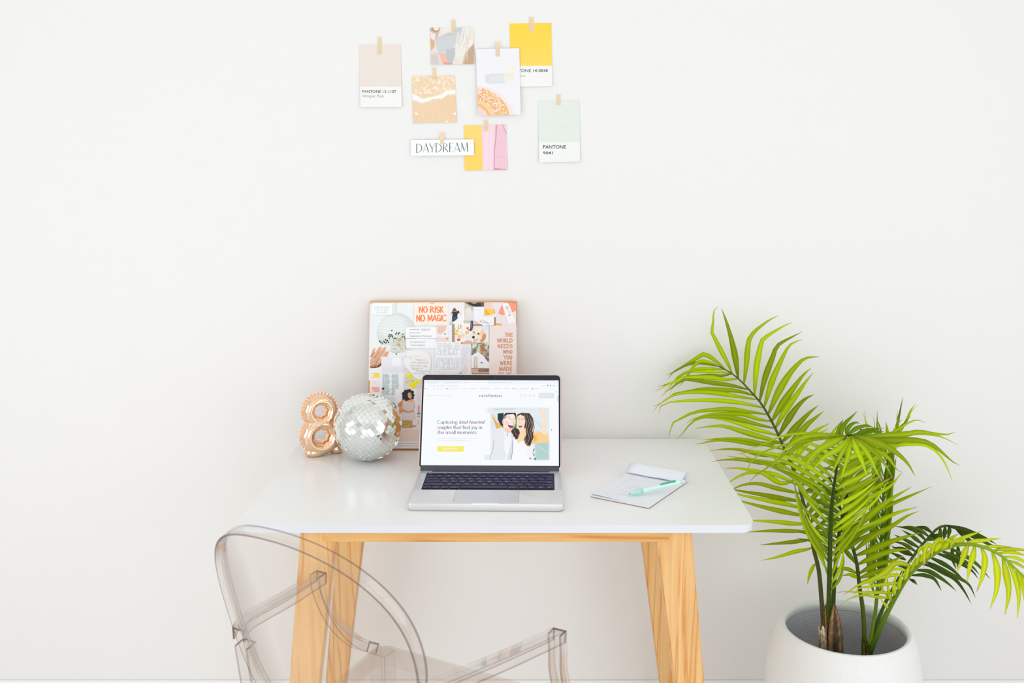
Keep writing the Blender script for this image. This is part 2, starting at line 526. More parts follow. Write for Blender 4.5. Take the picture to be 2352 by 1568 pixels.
def wood(name, axis, c1, c2, c3):
    m = mat(name, c1, 0.42, spec=0.35)
    nt, N, L, b = nodes(m)
    tc = N.new('ShaderNodeTexCoord'); mp = N.new('ShaderNodeMapping')
    S = [34, 34, 34]; S[axis] = 1.3
    mp.inputs['Scale'].default_value = S
    L.new(tc.outputs['Object'], mp.inputs[0])
    n1 = N.new('ShaderNodeTexNoise'); n1.inputs['Scale'].default_value = 1.0; n1.inputs['Detail'].default_value = 2; n1.inputs['Distortion'].default_value = 0.6
    n2 = N.new('ShaderNodeTexNoise'); n2.inputs['Scale'].default_value = 6.0; n2.inputs['Detail'].default_value = 5
    L.new(mp.outputs[0], n1.inputs['Vector']); L.new(mp.outputs[0], n2.inputs['Vector'])
    mth = N.new('ShaderNodeMath'); mth.operation = 'MULTIPLY'; mth.inputs[1].default_value = 9.0
    L.new(n1.outputs[0], mth.inputs[0])
    fr = N.new('ShaderNodeMath'); fr.operation = 'PINGPONG'; fr.inputs[1].default_value = 1.0; L.new(mth.outputs[0], fr.inputs[0])
    r = N.new('ShaderNodeValToRGB')
    r.color_ramp.elements[0].color = (*lin(c1), 1); r.color_ramp.elements[0].position = 0.25
    r.color_ramp.elements[1].color = (*lin(c3), 1); r.color_ramp.elements[1].position = 1.0
    e = r.color_ramp.elements.new(0.7); e.color = (*lin(c2), 1)
    L.new(fr.outputs[0], r.inputs[0])
    mx = N.new('ShaderNodeMixRGB'); mx.blend_type = 'MULTIPLY'; mx.inputs[0].default_value = 0.25
    L.new(r.outputs[0], mx.inputs[1]); L.new(n2.outputs[0], mx.inputs[2])
    br = N.new('ShaderNodeBrightContrast'); br.inputs['Bright'].default_value = 0.03
    L.new(mx.outputs[0], br.inputs[0]); L.new(br.outputs[0], b.inputs['Base Color'])
    return m


M_pine = wood('pine_upright', 2, (243, 194, 128), (238, 182, 110), (222, 152, 72))
M_pineh = wood('pine_level', 0, (240, 186, 112), (234, 172, 94), (212, 140, 58))
M_pineend = wood('pine_inner', 2, (226, 172, 98), (216, 156, 80), (196, 130, 52))
M_ink = attr_mat('printed_paper', 0.62, spec=0.25)
M_gloss = attr_mat('glossy_print', 0.3, spec=0.35)
M_screen = attr_mat('display', 0.15, emit=1.0, spec=0.3)
M_alu = mat('aluminium', (222, 221, 222), 0.38, metal=0.55)
M_alu2 = mat('aluminium_pad', (208, 209, 216), 0.36, metal=0.5)
M_black = mat('display_glass', (12, 18, 30), 0.08)
M_hinge = mat('hinge_plastic', (66, 72, 80), 0.45)
M_key = mat('key_plastic', (24, 17, 66), 0.45, spec=0.22)
M_well = mat('key_well', (8, 5, 26), 0.5, spec=0.2)
M_case = mat('pink_case', (246, 186, 170), 0.3, Transmission_Weight=0.2)
M_gold = mat('rose_gold_foil', (249, 212, 180), 0.12, metal=1.0)
M_gold2 = mat('crimped_foil', (246, 216, 190), 0.3, metal=0.8)
M_mirror = mat('mirror_glass', (238, 241, 238), 0.02, metal=1.0)
M_grout = mat('mirror_backing', (232, 234, 232), 0.4)
M_cork = mat('board_edge', (224, 160, 84), 0.7)
M_staple = mat('steel', (190, 190, 190), 0.3, metal=1)
M_paper = mat('white_paper', (236, 239, 246), 0.7)
M_card = mat('brown_cardboard', (178, 140, 112), 0.8)
M_mint = mat('mint_plastic', (214, 243, 235), 0.3)
M_mint2 = mat('mint_grip', (168, 236, 220), 0.45)
M_teal = mat('teal_clip', (0, 168, 146), 0.2, Coat_Weight=0.5)
M_pot = mat('white_ceramic', (238, 238, 237), 0.55)
nt, N, L, b = nodes(M_pot)
tc = N.new('ShaderNodeTexCoord'); wv = N.new('ShaderNodeTexWave'); wv.bands_direction = 'Z'; wv.inputs['Scale'].default_value = 95
wv.inputs['Distortion'].default_value = 0.6; wv.inputs['Detail Scale'].default_value = 8
L.new(tc.outputs['Object'], wv.inputs['Vector'])
bp = N.new('ShaderNodeBump'); bp.inputs['Strength'].default_value = 0.35; bp.inputs['Distance'].default_value = 0.0012
L.new(wv.outputs[1], bp.inputs['Height']); L.new(bp.outputs[0], b.inputs['Normal'])
M_potrim = mat('glazed_rim', (226, 231, 228), 0.18)
M_potin = mat('grey_interior', (150, 150, 160), 0.4)
nt, N, L, b = nodes(M_potin)
tc = N.new('ShaderNodeTexCoord'); wv = N.new('ShaderNodeTexWave'); wv.bands_direction = 'Z'; wv.inputs['Scale'].default_value = 52
wv.inputs['Distortion'].default_value = 1.4
mp = N.new('ShaderNodeMapping'); mp.inputs['Scale'].default_value = (0.4, 0.4, 1)
L.new(tc.outputs['Object'], mp.inputs[0]); L.new(mp.outputs[0], wv.inputs['Vector'])
r = N.new('ShaderNodeValToRGB'); r.color_ramp.elements[0].color = (*lin((206, 206, 216)), 1); r.color_ramp.elements[1].color = (*lin((240, 240, 246)), 1)
L.new(wv.outputs[1], r.inputs[0]); L.new(r.outputs[0], b.inputs['Base Color'])
M_soil = bump(mat('potting_soil', (62, 48, 38), 0.95), 120, 1.0, 0.01)
M_leaf = attr_mat('palm_leaf', 0.42, translucent=0.45, spec=0.22)
M_stem = attr_mat('palm_stem', 0.5, spec=0.2)


def clear(name, c0, c1, refl):
    """thin clear plastic: passes light straight through, tinted more the flatter one looks along it"""
    m = bpy.data.materials.new(name); m.use_nodes = True
    nt, N, L, b = nodes(m)
    N.remove(b)
    tr = N.new('ShaderNodeBsdfTransparent'); gl = N.new('ShaderNodeBsdfGlossy'); gl.inputs['Roughness'].default_value = 0.02; gl.inputs['Color'].default_value = (1, 1, 1, 1)
    lw = N.new('ShaderNodeLayerWeight'); lw.inputs['Blend'].default_value = 0.5
    cr = N.new('ShaderNodeValToRGB'); cr.color_ramp.elements[0].color = (*c0, 1); cr.color_ramp.elements[0].position = 0.6; cr.color_ramp.elements[1].color = (*c1, 1)
    L.new(lw.outputs['Facing'], cr.inputs[0]); L.new(cr.outputs[0], tr.inputs['Color'])
    pw = N.new('ShaderNodeMath'); pw.operation = 'POWER'; pw.inputs[1].default_value = 5.0; L.new(lw.outputs['Facing'], pw.inputs[0])
    ma = N.new('ShaderNodeMath'); ma.operation = 'MULTIPLY_ADD'; ma.inputs[1].default_value = refl; ma.inputs[2].default_value = 0.035; L.new(pw.outputs[0], ma.inputs[0])
    mx = N.new('ShaderNodeMixShader'); L.new(ma.outputs[0], mx.inputs[0]); L.new(tr.outputs[0], mx.inputs[1]); L.new(gl.outputs[0], mx.inputs[2])
    L.new(mx.outputs[0], N['Material Output'].inputs['Surface'])
    return m


M_sheet = clear('clear_sheet', (0.972, 0.960, 0.952), (0.66, 0.62, 0.59), 0.9)
M_edge = clear('sheet_edge', (0.66, 0.625, 0.63), (0.36, 0.32, 0.34), 0.3)  # darker tints on thin faces stand in for light lost inside the plastic
M_rim = clear('rim_edge', (0.50, 0.455, 0.475), (0.26, 0.22, 0.25), 0.3)
M_cut = clear('cut_edge', (0.34, 0.29, 0.32), (0.16, 0.13, 0.15), 0.2)
M_seat = clear('clear_seat', (0.955, 0.935, 0.925), (0.72, 0.68, 0.65), 0.25)
M_tape = bpy.data.materials.new('masking_tape'); M_tape.use_nodes = True
nt, N, L, b = nodes(M_tape)
b.inputs['Base Color'].default_value = (*lin((250, 230, 198)), 1); b.inputs['Roughness'].default_value = 0.6
b.inputs['Alpha'].default_value = 0.6

# ---------------------------------------------------------------- the room


def struct(name, bm, m):
    return tag(bm_obj(name, bm, m), kind='structure')


def wall_with_hole(name, u0, u1, z0, z1, hu0, hu1, hz0, hz1, put, m):
    bm = bmesh.new()
    for a, b_, c, d in ((u0, hu0, z0, z1), (hu1, u1, z0, z1), (hu0, hu1, z0, hz0), (hu0, hu1, hz1, z1)):
        put(bm, a, b_, c, d)
    return struct(name, bm, m)


bm = bmesh.new(); box(bm, XL, XR, 0, 0.12, 0, ZC); struct('wall_back', bm, M_wall)
bm = bmesh.new(); box(bm, XL, XR, YB, 0.12, -0.08, 0); struct('floor', bm, M_floor)
bm = bmesh.new(); box(bm, XL, XR, YB, 0.12, ZC, ZC + 0.08); struct('ceiling', bm, M_ceil)
wall_with_hole('wall_left', YB, 0.12, 0, ZC, -3.0, -1.0, 0.15, 2.1, lambda bm, a, b_, c, d: box(bm, XL - 0.1, XL, a, b_, c, d), M_wall)
wall_with_hole('wall_right', YB, 0.12, 0, ZC, -3.0, -1.0, 0.3, 2.3, lambda bm, a, b_, c, d: box(bm, XR, XR + 0.1, a, b_, c, d), M_wall)
wall_with_hole('wall_front', XL, XR, 0, ZC, -1.3, 1.6, 0.12, 2.2, lambda bm, a, b_, c, d: box(bm, a, b_, YB - 0.1, YB, c, d), M_wall)


def window(name, p0, du, W, H, dn):
    """frame in a wall opening: p0 lower corner, du direction along the wall"""
    bm = bmesh.new(); t = 0.05
    bars = [(0, W, 0, t), (0, W, H - t, H), (0, t, 0, H), (W - t, W, 0, H), (W / 2 - t / 2, W / 2 + t / 2, 0, H), (0, W, H * 0.5 - t / 3, H * 0.5 + t / 3)]
    Mx = Matrix(((du[0], dn[0], 0, p0[0]), (du[1], dn[1], 0, p0[1]), (0, 0, 1, p0[2]), (0, 0, 0, 1)))
    for a, b_, c, d in bars: box(bm, a, b_, 0.0, 0.05, c, d, M=Mx)
    return struct(name, bm, M_trim)


window('window_1', (-1.3, YB - 0.005, 0.12), (1, 0), 2.9, 2.08, (0, 1))
window('window_2', (XR + 0.005, -3.0, 0.3), (0, 1), 2.0, 2.0, (-1, 0))
window('window_3', (XL - 0.005, -3.0, 0.15), (0, 1), 2.0, 1.95, (1, 0))
bm = bmesh.new(); box(bm, XL, XR, -0.009, 0, 0, 0.091, 0.004); struct('baseboard_back', bm, M_trim)
bm = bmesh.new(); box(bm, XL, XL + 0.016, YB, -0.016, 0, 0.091, 0.004); struct('baseboard_left', bm, M_trim)
bm = bmesh.new(); box(bm, XR - 0.016, XR, YB, -0.016, 0, 0.091, 0.004); struct('baseboard_right', bm, M_trim)

# ---------------------------------------------------------------- desk
DX0, DX1, DY0, DY1, DZ = -0.5600, 0.4390, -0.612, -0.016, 0.75
DXC = (DX0 + DX1) / 2
desk = thing('desk', 'white-topped desk with splayed pine legs standing against the wall', 'desk', (DXC, -0.31, 0))
bm = bmesh.new(); rounded_slab(bm, DX0, DX1, DY0, DY1, DZ - 0.0155, DZ, 0.032, 0.0016, 10)
top_ = bm_obj('desktop', bm, M_desk, desk, auto=35)
top_.data.materials.append(M_deskedge)
top_.data.polygons.foreach_set('material_index', [1 if abs(p.normal.z) < 0.5 else 0 for p in top_.data.polygons])


def desk_leg(side, front):
    s = side
    yf = -0.600 if front else -0.135
    th = 0.034
    zt = DZ - 0.0155; z0 = 0.0
    # outer edge x measured from the centre line
    xo = 0.3775; xb = xo + 0.11 * zt
    wt, wb = 0.070, 0.046
    ys = 0.0 if front else 0.0
    v = []
    for z, xe, w, dy in ((z0, xb, wb, ys), (zt, xo, wt, 0)):
        for x in (xe, xe - w):
            for y in (yf + dy, yf + dy + th): v.append((DXC + s * x, y, z))
    bm = bmesh.new(); vs = [bm.verts.new(p) for p in v]
    for q in ((0, 1, 3, 2), (4, 6, 7, 5), (0, 4, 5, 1), (2, 3, 7, 6), (0, 2, 6, 4), (1, 5, 7, 3)): bm.faces.new([vs[i] for i in q])
    bmesh.ops.bevel(bm, geom=list(bm.edges), offset=0.002, segments=2, affect='EDGES')
    return bm_obj('leg', bm, M_pine, desk, auto=40)


for s in (-1, 1):
    desk_leg(s, True); desk_leg(s, False)
bm = bmesh.new(); box(bm, DXC - 0.334, DXC + 0.334, -0.6015, -0.583, DZ - 0.0155 - 0.0225, DZ - 0.0155, 0.0006)
bm_obj('front_rail', bm, M_pineh, desk)
bm = bmesh.new(); box(bm, DXC - 0.334, DXC + 0.334, -0.118, -0.100, DZ - 0.0155 - 0.0225, DZ - 0.0155, 0.0006)
bm_obj('back_rail', bm, M_pineh, desk)
for s in (-1, 1):
    bm = bmesh.new(); x = DXC + s * 0.333
    box(bm, x - 0.009, x + 0.009, -0.566, -0.135, DZ - 0.0155 - 0.0225, DZ - 0.0155, 0.0006)
    bm_obj('side_rail', bm, M_pineend, desk)

# ---------------------------------------------------------------- cards on the wall
UX, UZ, NY = np.array([1., 0, 0]), np.array([0, 0, -1.]), np.array([0, -1., 0])


def wall_card(name, label, cat, px, bg, paint, tape=None, lift=0.001, Z=None, m=None, curl=0.004, cell=0.0006, group=None):
    """px: TL TR BR BL of the print in frame pixels, found on the wall plane"""
    Q = [at_y(x, y, -lift) for x, y in px]
    u = ((Q[1] - Q[0]) + (Q[2] - Q[3])) / 2; v = ((Q[3] - Q[0]) + (Q[2] - Q[1])) / 2
    c = sum(Q) / 4; w, h = np.linalg.norm(u), np.linalg.norm(v)
    U = u / w; V = np.cross([0, -1., 0], U) ; V = V if V[2] < 0 else -V
    O = c - U * w / 2 - V * h / 2
    P = Picture(O, U, V, NY, w, h, cell, bg, Z)
    paint(P)
    base = c + V * h / 2
    t = thing(name, label, cat, tuple(base), 0, group or {'colour card': 'colour cards taped to the wall', 'photo print': 'small photos taped to the wall'}.get(cat))
    P.build('print', m or M_ink, t, thick=0.0004, bend=lambda a, b_: curl * (b_ ** 2) * (0.6 + 0.4 * np.abs(2 * a - 1)))
    if tape:
        x0, y0, x1, y1, skew = tape
        A = [at_y(x0 + skew, y0, -lift - 0.0006), at_y(x1 + skew, y0 + 1, -lift - 0.0006), at_y(x1, y1, -lift - 0.0006), at_y(x0, y1, -lift - 0.0006)]
        Bk = [a + np.array([0, 0.00025, 0]) for a in A]
        mesh_obj('tape', A + Bk, [(0, 3, 2, 1), (4, 5, 6, 7), (0, 1, 5, 4), (1, 2, 6, 5), (2, 3, 7, 6), (3, 0, 4, 7)], M_tape, t)
    return t


ZA = lambda x, y: (800 + x / 3.92, 20 + y / 3.92)
ZB = lambda x, y: (1050 + x / 3.92, 20 + y / 3.92)
GD = (84, 86, 88)


def p_pink(P):
    P.rect(60, 250, 520, 703, (234, 224, 217)).noise(1.5, 0.01)
    P.text('PANTONE', 125, 733, 295, 758, GD, 0.012).text('13-1107', 311, 733, 433, 759, GD, 0.012)
    P.text('Whisper', 125, 774, 248, 806, (150, 148, 146)).text('Pink', 260, 774, 322, 799, (150, 148, 146))


wall_card('colour_card', 'pale pink colour card taped at the far left of the wall cluster, captioned Whisper Pink', 'colour card',
          [(826, 102.4), (920.9, 102.4), (922.4, 246.5), (827, 246)], (242, 241, 239), p_pink, (867, 84, 876.4, 125, 0), Z=ZA)


def p_knit(P):
    P.poly([(730, 160), (830, 165), (800, 260), (745, 330)], (205, 180, 160), 8)
    P.ell(790, 178, 36, 30, (176, 140, 104), 0, 3).ell(792, 176, 28, 22, (238, 228, 214), 0, 3)
    P.poly([(738, 250), (780, 262), (775, 350), (744, 378)], (226, 176, 132), 4).poly([(738, 205), (790, 230), (775, 290), (740, 262)], (240, 226, 222), 5)
    P.poly([(742, 380), (830, 400), (850, 500), (745, 500)], (226, 216, 214), 8)
    P.poly([(745, 420), (800, 400), (820, 500), (745, 505)], (214, 202, 198), 10)
    P.poly([(830, 165), (960, 170), (940, 240), (835, 250)], (236, 230, 222), 4)
    P.poly([(790, 270), (900, 212), (1020, 205), (985, 300), (930, 365), (815, 405), (778, 320)], (206, 210, 212), 4)
    P.poly([(875, 370), (965, 350), (960, 420), (935, 500), (880, 500)], (190, 196, 198), 4)
    P.poly([(960, 170), (1030, 168), (1010, 240), (960, 215)], (196, 205, 212), 4)
    for k in range(9): P.line([(800 + 18 * k, 270 + 8 * (k % 3)), (830 + 18 * k, 240), (920 + 8 * k, 225)], 3, (176, 184, 188), 0.5, 3)
    P.poly([(815, 400), (868, 395), (905, 490), (850, 500)], (240, 190, 172), 3).poly([(860, 480), (935, 492), (935, 502), (860, 502)], (226, 160, 140), 3)
    P.poly([(1030, 165), (1133, 160), (1133, 300), (1090, 345), (1040, 420), (1000, 450), (965, 420), (985, 300)], (236, 230, 222), 5)
    g = np.random.default_rng(3)
    for k in range(70):
        x = g.uniform(975, 1120); y = g.uniform(175, 330); P.line([(x, y), (x - 12, y + 60)], 3, (206, 198, 188) if k % 2 else (250, 247, 242), 0.8, 2)
    P.poly([(1050, 400), (1133, 310), (1133, 500), (1030, 500)], (206, 174, 148), 5)
    for k in range(9): P.line([(1133, 330 + 18 * k), (1050, 420 + 16 * k)], 3, (170, 130, 98), 0.7, 3)
    for k in range(12): P.line([(980 + 9 * k, 330), (972 + 9 * k, 430 + (k % 3) * 22)], 3.5, (240, 234, 226), 0.9, 2)


wall_card('photo_print', 'small photo of knit fabric and grey trousers taped at the top of the cluster', 'photo print',
          [(988, 63.4), (1089, 62.3), (1089, 146.8), (990, 149.3)], (232, 224, 220), p_knit, (1036.5, 44.2, 1045.7, 78.2, 0), Z=ZA, m=M_gloss, curl=0.002)


def p_beach(P):
    P.rect(560, 590, 990, 1040, (238, 210, 176))
    P.noise(9, 0.004, 5).noise(5, 0.0018, 6)
    P.noise(0.45, 0.005, 8, (250, 244, 240), 0.16, (560, 590, 990, 1040))
    P.noise(0.5, 0.003, 18, (232, 190, 136), 0.16, (560, 600, 990, 830))
    P.poly([(575, 590), (985, 590), (985, 745), (900, 735), (850, 775), (760, 800), (690, 830), (640, 790), (575, 775)], (240, 212, 176), 6, 0.35)
    P.noise(0.55, 0.0045, 9, (250, 244, 240), 0.04, (575, 600, 985, 760))
    P.poly([(575, 768), (620, 782), (660, 812), (760, 795), (840, 770), (880, 738), (985, 728), (985, 770), (900, 768), (850, 805), (760, 812), (710, 835), (660, 850), (620, 828), (575, 818)], (248, 248, 250), 7)
    P.poly([(575, 840), (660, 860), (860, 815), (985, 780), (985, 1040), (575, 1040)], (236, 206, 170), 10, 0.75)
    P.noise(6, 0.0014, 12)
    P.noise(0.7, 0.0022, 15, (250, 240, 226), 0.25, (575, 860, 985, 1030))
    P.ell(612, 945, 13, 9, (252, 250, 248), 20, 2).ell(960, 945, 11, 10, (252, 250, 248), 0, 2).ell(888, 1016, 10, 6, (252, 250, 248), 0, 2)


wall_card('photo_print', 'small photo of sea foam washing over golden sand, taped above the DAYDREAM strip', 'photo print',
          [(946, 174.3), (1045.4, 173), (1048.2, 280.2), (949, 282.8)], (238, 210, 176), p_beach, (993, 155, 1002, 182, 0), Z=ZA, m=M_gloss, curl=0.002)


def p_yellow(P):
    P.poly([(440, 100), (870, 100), (870, 515), (440, 515)], lambda X, Y: np.stack([np.full(X.shape, 253), 213 + Y * 50, 70 + Y * 350], -1))
    P.text('PANTONE 14-0848', 470, 544, 816, 571, GD, 0.012)
    P.text('Mimosa', 480, 592, 615, 613, (165, 165, 165))


wall_card('colour_card', 'bright yellow colour card numbered 14-0848, partly behind the pastel print', 'colour card',
          [(1171.4, 54), (1266.8, 52.7), (1268, 197.8), (1172.4, 200)], (241, 241, 240), p_yellow, (1215, 38.5, 1226, 74.5, 0), lift=0.001, Z=ZB, curl=0.003)


def p_glass(P):
    P.rect(160, 350, 600, 970, (238, 237, 243))
    P.poly([(255, 600), (300, 588), (430, 583), (440, 668), (300, 674), (262, 662)], (214, 216, 220), 8)
    P.ell(290, 632, 34, 38, (218, 220, 222), 0, 5).poly([(290, 600), (470, 590), (470, 655), (300, 665)], (226, 228, 230), 8, 0.8)
    P.poly([(430, 520), (510, 515), (510, 630), (480, 655), (430, 660)], (241, 238, 230), 8)
    P.poly([(420, 600), (515, 585), (505, 640), (430, 660)], (236, 234, 226), 9)
    P.ell(476, 490, 55, 42, (232, 232, 236), 0, 3).ell(476, 490, 50, 37, (240, 240, 244), 0, 4)
    for k in range(5): P.line([(435 + 18 * k, 465), (440 + 16 * k, 560)], 3, (222, 222, 228), 0.7, 3)
    P.ell(480, 535, 44, 14, (248, 236, 214), 0, 5)
    P.line([(440, 592), (510, 586)], 7, (250, 226, 140), 0.9, 4)
    P.poly([(150, 700), (260, 705), (360, 745), (440, 810), (490, 880), (520, 960), (520, 990), (150, 990)], (244, 226, 226), 4)
    P.poly([(150, 716), (240, 724), (330, 760), (400, 820), (450, 880), (478, 960), (470, 990), (150, 990)], (246, 206, 166), 5)
    P.noise(0.9, 0.0022, 4, (246, 214, 190), 0.0, (170, 730, 440, 960)) if False else None
    g = np.random.default_rng(5)
    for k in range(700):
        a = g.uniform(5, 85); r_ = g.uniform(215, 330)
        x = 165 + r_ * math.sin(R(a)) * 0.93; y = 1040 - r_ * math.cos(R(a))
        if x > 470 or y > 965: continue
        c = [(250, 236, 230), (240, 172, 70), (232, 156, 120), (244, 206, 190), (206, 166, 90), (255, 250, 245), (244, 186, 90)][g.integers(7)]
        P.ell(x, y, g.uniform(3, 7), g.uniform(3, 6), c, 0, 2)
    P.line([(380, 800), (430, 860), (466, 960)], 8, (238, 170, 60), 0.8, 4)
    P.poly([(150, 850), (220, 862), (270, 905), (300, 960), (300, 990), (150, 990)], (240, 190, 110), 4)
    P.poly([(150, 872), (210, 885), (255, 925), (278, 965), (280, 990), (150, 990)], (238, 214, 216), 5)


wall_card('art_print', 'pastel print with a glass and a glittering orange geode, overlapping the yellow card', 'art print',
          [(1094.6, 113), (1193.4, 110.3), (1195.4, 263.6), (1096, 265.4)], (238, 237, 243), p_glass, (1138, 94.5, 1148, 130, 0), lift=0.0042, Z=ZB, m=M_gloss, curl=0.004)


def p_green(P):
    P.rect(700, 790, 1130, 1197, (226, 233, 225)).noise(1.5, 0.012)
    P.text('PANTONE', 774, 1227, 980, 1260, (70, 72, 72), 0.014).text('9041', 774, 1284, 862, 1312, (70, 72, 72), 0.014)


wall_card('colour_card', 'pale sage green colour card taped at the right, numbered 9041', 'colour card',
          [(1235.7, 231.7), (1330.6, 229.4), (1332.4, 371.6), (1238.8, 372.6)], (239, 240, 239), p_green, (1278, 216, 1287.5, 241.5, 0), Z=ZB, curl=0.004)


def p_trousers(P):
    P.rect(40, 1030, 480, 1470, (254, 214, 112))
    P.poly([(40, 1030), (225, 1030), (225, 1470), (40, 1470)], lambda X, Y: np.stack([np.full(X.shape, 254), 214 - Y * 40, 118 - Y * 250], -1), 3)
    P.poly([(225, 1040), (480, 1030), (480, 1470), (232, 1470), (228, 1320), (220, 1150)], (240, 205, 218), 3)
    P.poly([(240, 1040), (330, 1040), (320, 1450), (240, 1455)], (244, 216, 226), 18)
    P.poly([(360, 1040), (440, 1100), (445, 1450), (350, 1450), (345, 1200)], (238, 196, 210), 14)
    P.line([(358, 1030), (350, 1160), (336, 1270), (334, 1455)], 9, (204, 146, 160), 0.9, 6)
    P.line([(345, 1040), (342, 1180)], 4, (226, 172, 186), 0.7, 4)
    P.line([(405, 1040), (436, 1110), (446, 1128)], 6, (196, 120, 136), 0.8, 5)
    P.line([(340, 1328), (448, 1345)], 4, (222, 170, 186), 0.8, 4)
    P.poly([(338, 1432), (448, 1446), (448, 1460), (338, 1460)], (212, 150, 158), 3)
    P.line([(290, 1060), (280, 1440)], 10, (236, 200, 214), 0.5, 14)


wall_card('photo_print', 'photo of pink trousers against yellow, half under the DAYDREAM strip', 'photo print',
          [(1065.3, 287.6), (1163, 285.6), (1165, 389.9), (1067.3, 391.2)], (254, 212, 108), p_trousers, (1111.7, 275, 1121, 301.5, 0), Z=ZB, m=M_gloss, curl=0.002)


def p_day(P):
    P.sk('DAYDREAM', 606, 1084, 1296, 80, (60, 84, 88), 1.8, 7, rise=-0.022)


wall_card('word_strip', 'narrow white paper strip lettered DAYDREAM taped at the bottom of the cluster', 'word strip',
          [(943.4, 321.5), (1087.8, 319.7), (1088.8, 356.7), (944, 357.2)], (246, 247, 250), p_day, (1011, 302.5, 1020, 331, 0), lift=0.0046, Z=ZA, curl=0.002)

# ---------------------------------------------------------------- vision board leaning on the wall
BW = 0.3586; BX0 = -0.3835
LEAN = math.asin(0.100 / 0.358)
Bu = np.array([1., 0, 0]); Bv = np.array([0, -math.sin(LEAN), -math.cos(LEAN)]); Bn = np.array([0, -math.cos(LEAN), math.sin(LEAN)])
BH = 0.3575
B_bottom = np.array([BX0, -0.1170, DZ + 0.0035])        # front lower-left corner
B_top = B_bottom - Bv * BH
board = thing('vision_board', 'square collage board with orange NO RISK NO MAGIC lettering leaning behind the laptop', 'board',
              (BX0 + BW / 2, -0.113, DZ))
MB = Matrix(((Bu[0], Bv[0], Bn[0], B_top[0]), (Bu[1], Bv[1], Bn[1], B_top[1]), (Bu[2], Bv[2], Bn[2], B_top[2]), (0, 0, 0, 1)))
bm = bmesh.new(); box(bm, 0, BW, 0, BH, -0.012, 0, 0.0015, M=MB)
bm_obj('backing_board', bm, M_cork, board)
Z3 = lambda x, y: (830 + x / 6.1895, 680 + y / 6.1895)
Z4 = lambda x, y: (830 + x / 5.806, 780 + y / 5.806)
_clip_n = [0]


def buv(p):
    d = ray(*p); t = np.dot(B_top - CAM, Bn) / np.dot(d, Bn); q = CAM + d * t - B_top
    return np.dot(q, Bu), np.dot(q, Bv)


def clip(name, Z, x0, y0, x1, y1, bg, paint, shape=None, label=None, lay=None, rot=0.0):
    """one pasted clipping; the box is given in the working coordinates of Z"""
    _clip_n[0] += 1
    lay = _clip_n[0] if lay is None else lay
    a = buv(Z(x0, y0)); b_ = buv(Z(x1, y1))
    a = (max(a[0], 0.0008), max(a[1], 0.0010)); b_ = (min(b_[0], BW - 0.0008), min(b_[1], BH - 0.002))
    O = B_top + Bu * a[0] + Bv * a[1]
    P = Picture(O, Bu, Bv, Bn, b_[0] - a[0], b_[1] - a[1], 0.0005, bg, Z)
    P.shape = shape
    if paint: paint(P)
    o = P.build(name, M_ink, board, lift=0.0002 + 0.00012 * lay)
    if label: o['label'] = label
    return o


def c_ballphoto(P):
    P.noise(3, 0.05, 2)
    P.rect(470, 80, 510, 260, (222, 228, 230), 8)
    P.ell(500, 520, 282, 285, (222, 228, 226), 0, 3)
    P.ell(430, 420, 210, 170, (234, 240, 238), 0, 40)
    P.ell(600, 660, 150, 110, (208, 214, 200), 0, 50)
    for k in range(-9, 10):
        y = 520 + 285 * math.sin(R(k * 9.4)); r_ = 282 * math.cos(R(k * 9.4))
        P.line([(500 - r_, y - 4), (500 - r_ / 2, y + 8), (500, y + 12), (500 + r_ / 2, y + 8), (500 + r_, y - 4)], 3, (200, 206, 202), 0.75, 2)
    for k in range(-8, 9):
        q = math.sin(R(k * 10.5)) * 282
        P.line([(500 + q * math.cos(R(t)), 528 + 282 * math.sin(R(t))) for t in range(-80, 81, 20)], 2.6, (202, 208, 204), 0.7, 2)
    g = np.random.default_rng(4)
    for (x, y) in [(432, 490), (400, 548), (422, 548), (390, 570), (412, 572), (436, 560), (398, 598), (345, 618), (360, 640), (330, 655), (350, 665), (372, 628), (385, 655), (318, 640),
                   (500, 520), (525, 535), (488, 540), (540, 520), (470, 600), (490, 602), (590, 545), (610, 580), (620, 605), (585, 580), (440, 580), (262, 640), (278, 655), (300, 670)]:
        P.rect(x - 9, y - 10, x + 9, y + 10, (44, 52, 50) if g.random() < .6 else (86, 92, 82), 2)
    for k in range(46):
        x = g.uniform(440, 640); y = g.uniform(560, 760)
        if (x - 500) ** 2 + (y - 520) ** 2 < 270 ** 2:
            P.rect(x - 9, y - 9, x + 9, y + 9, [(206, 182, 132), (232, 226, 196), (214, 150, 84), (240, 240, 226), (160, 150, 110)][g.integers(5)], 3, 0.75)
    P.line([(440, 795), (545, 795)], 6, (150, 156, 156)).ell(497, 822, 11, 10, (50, 54, 54))


clip('clipping', Z3, 118, 90, 1300, 1200, (236, 240, 242), c_ballphoto, label='clipping of a mirror ball hanging against a white wall')


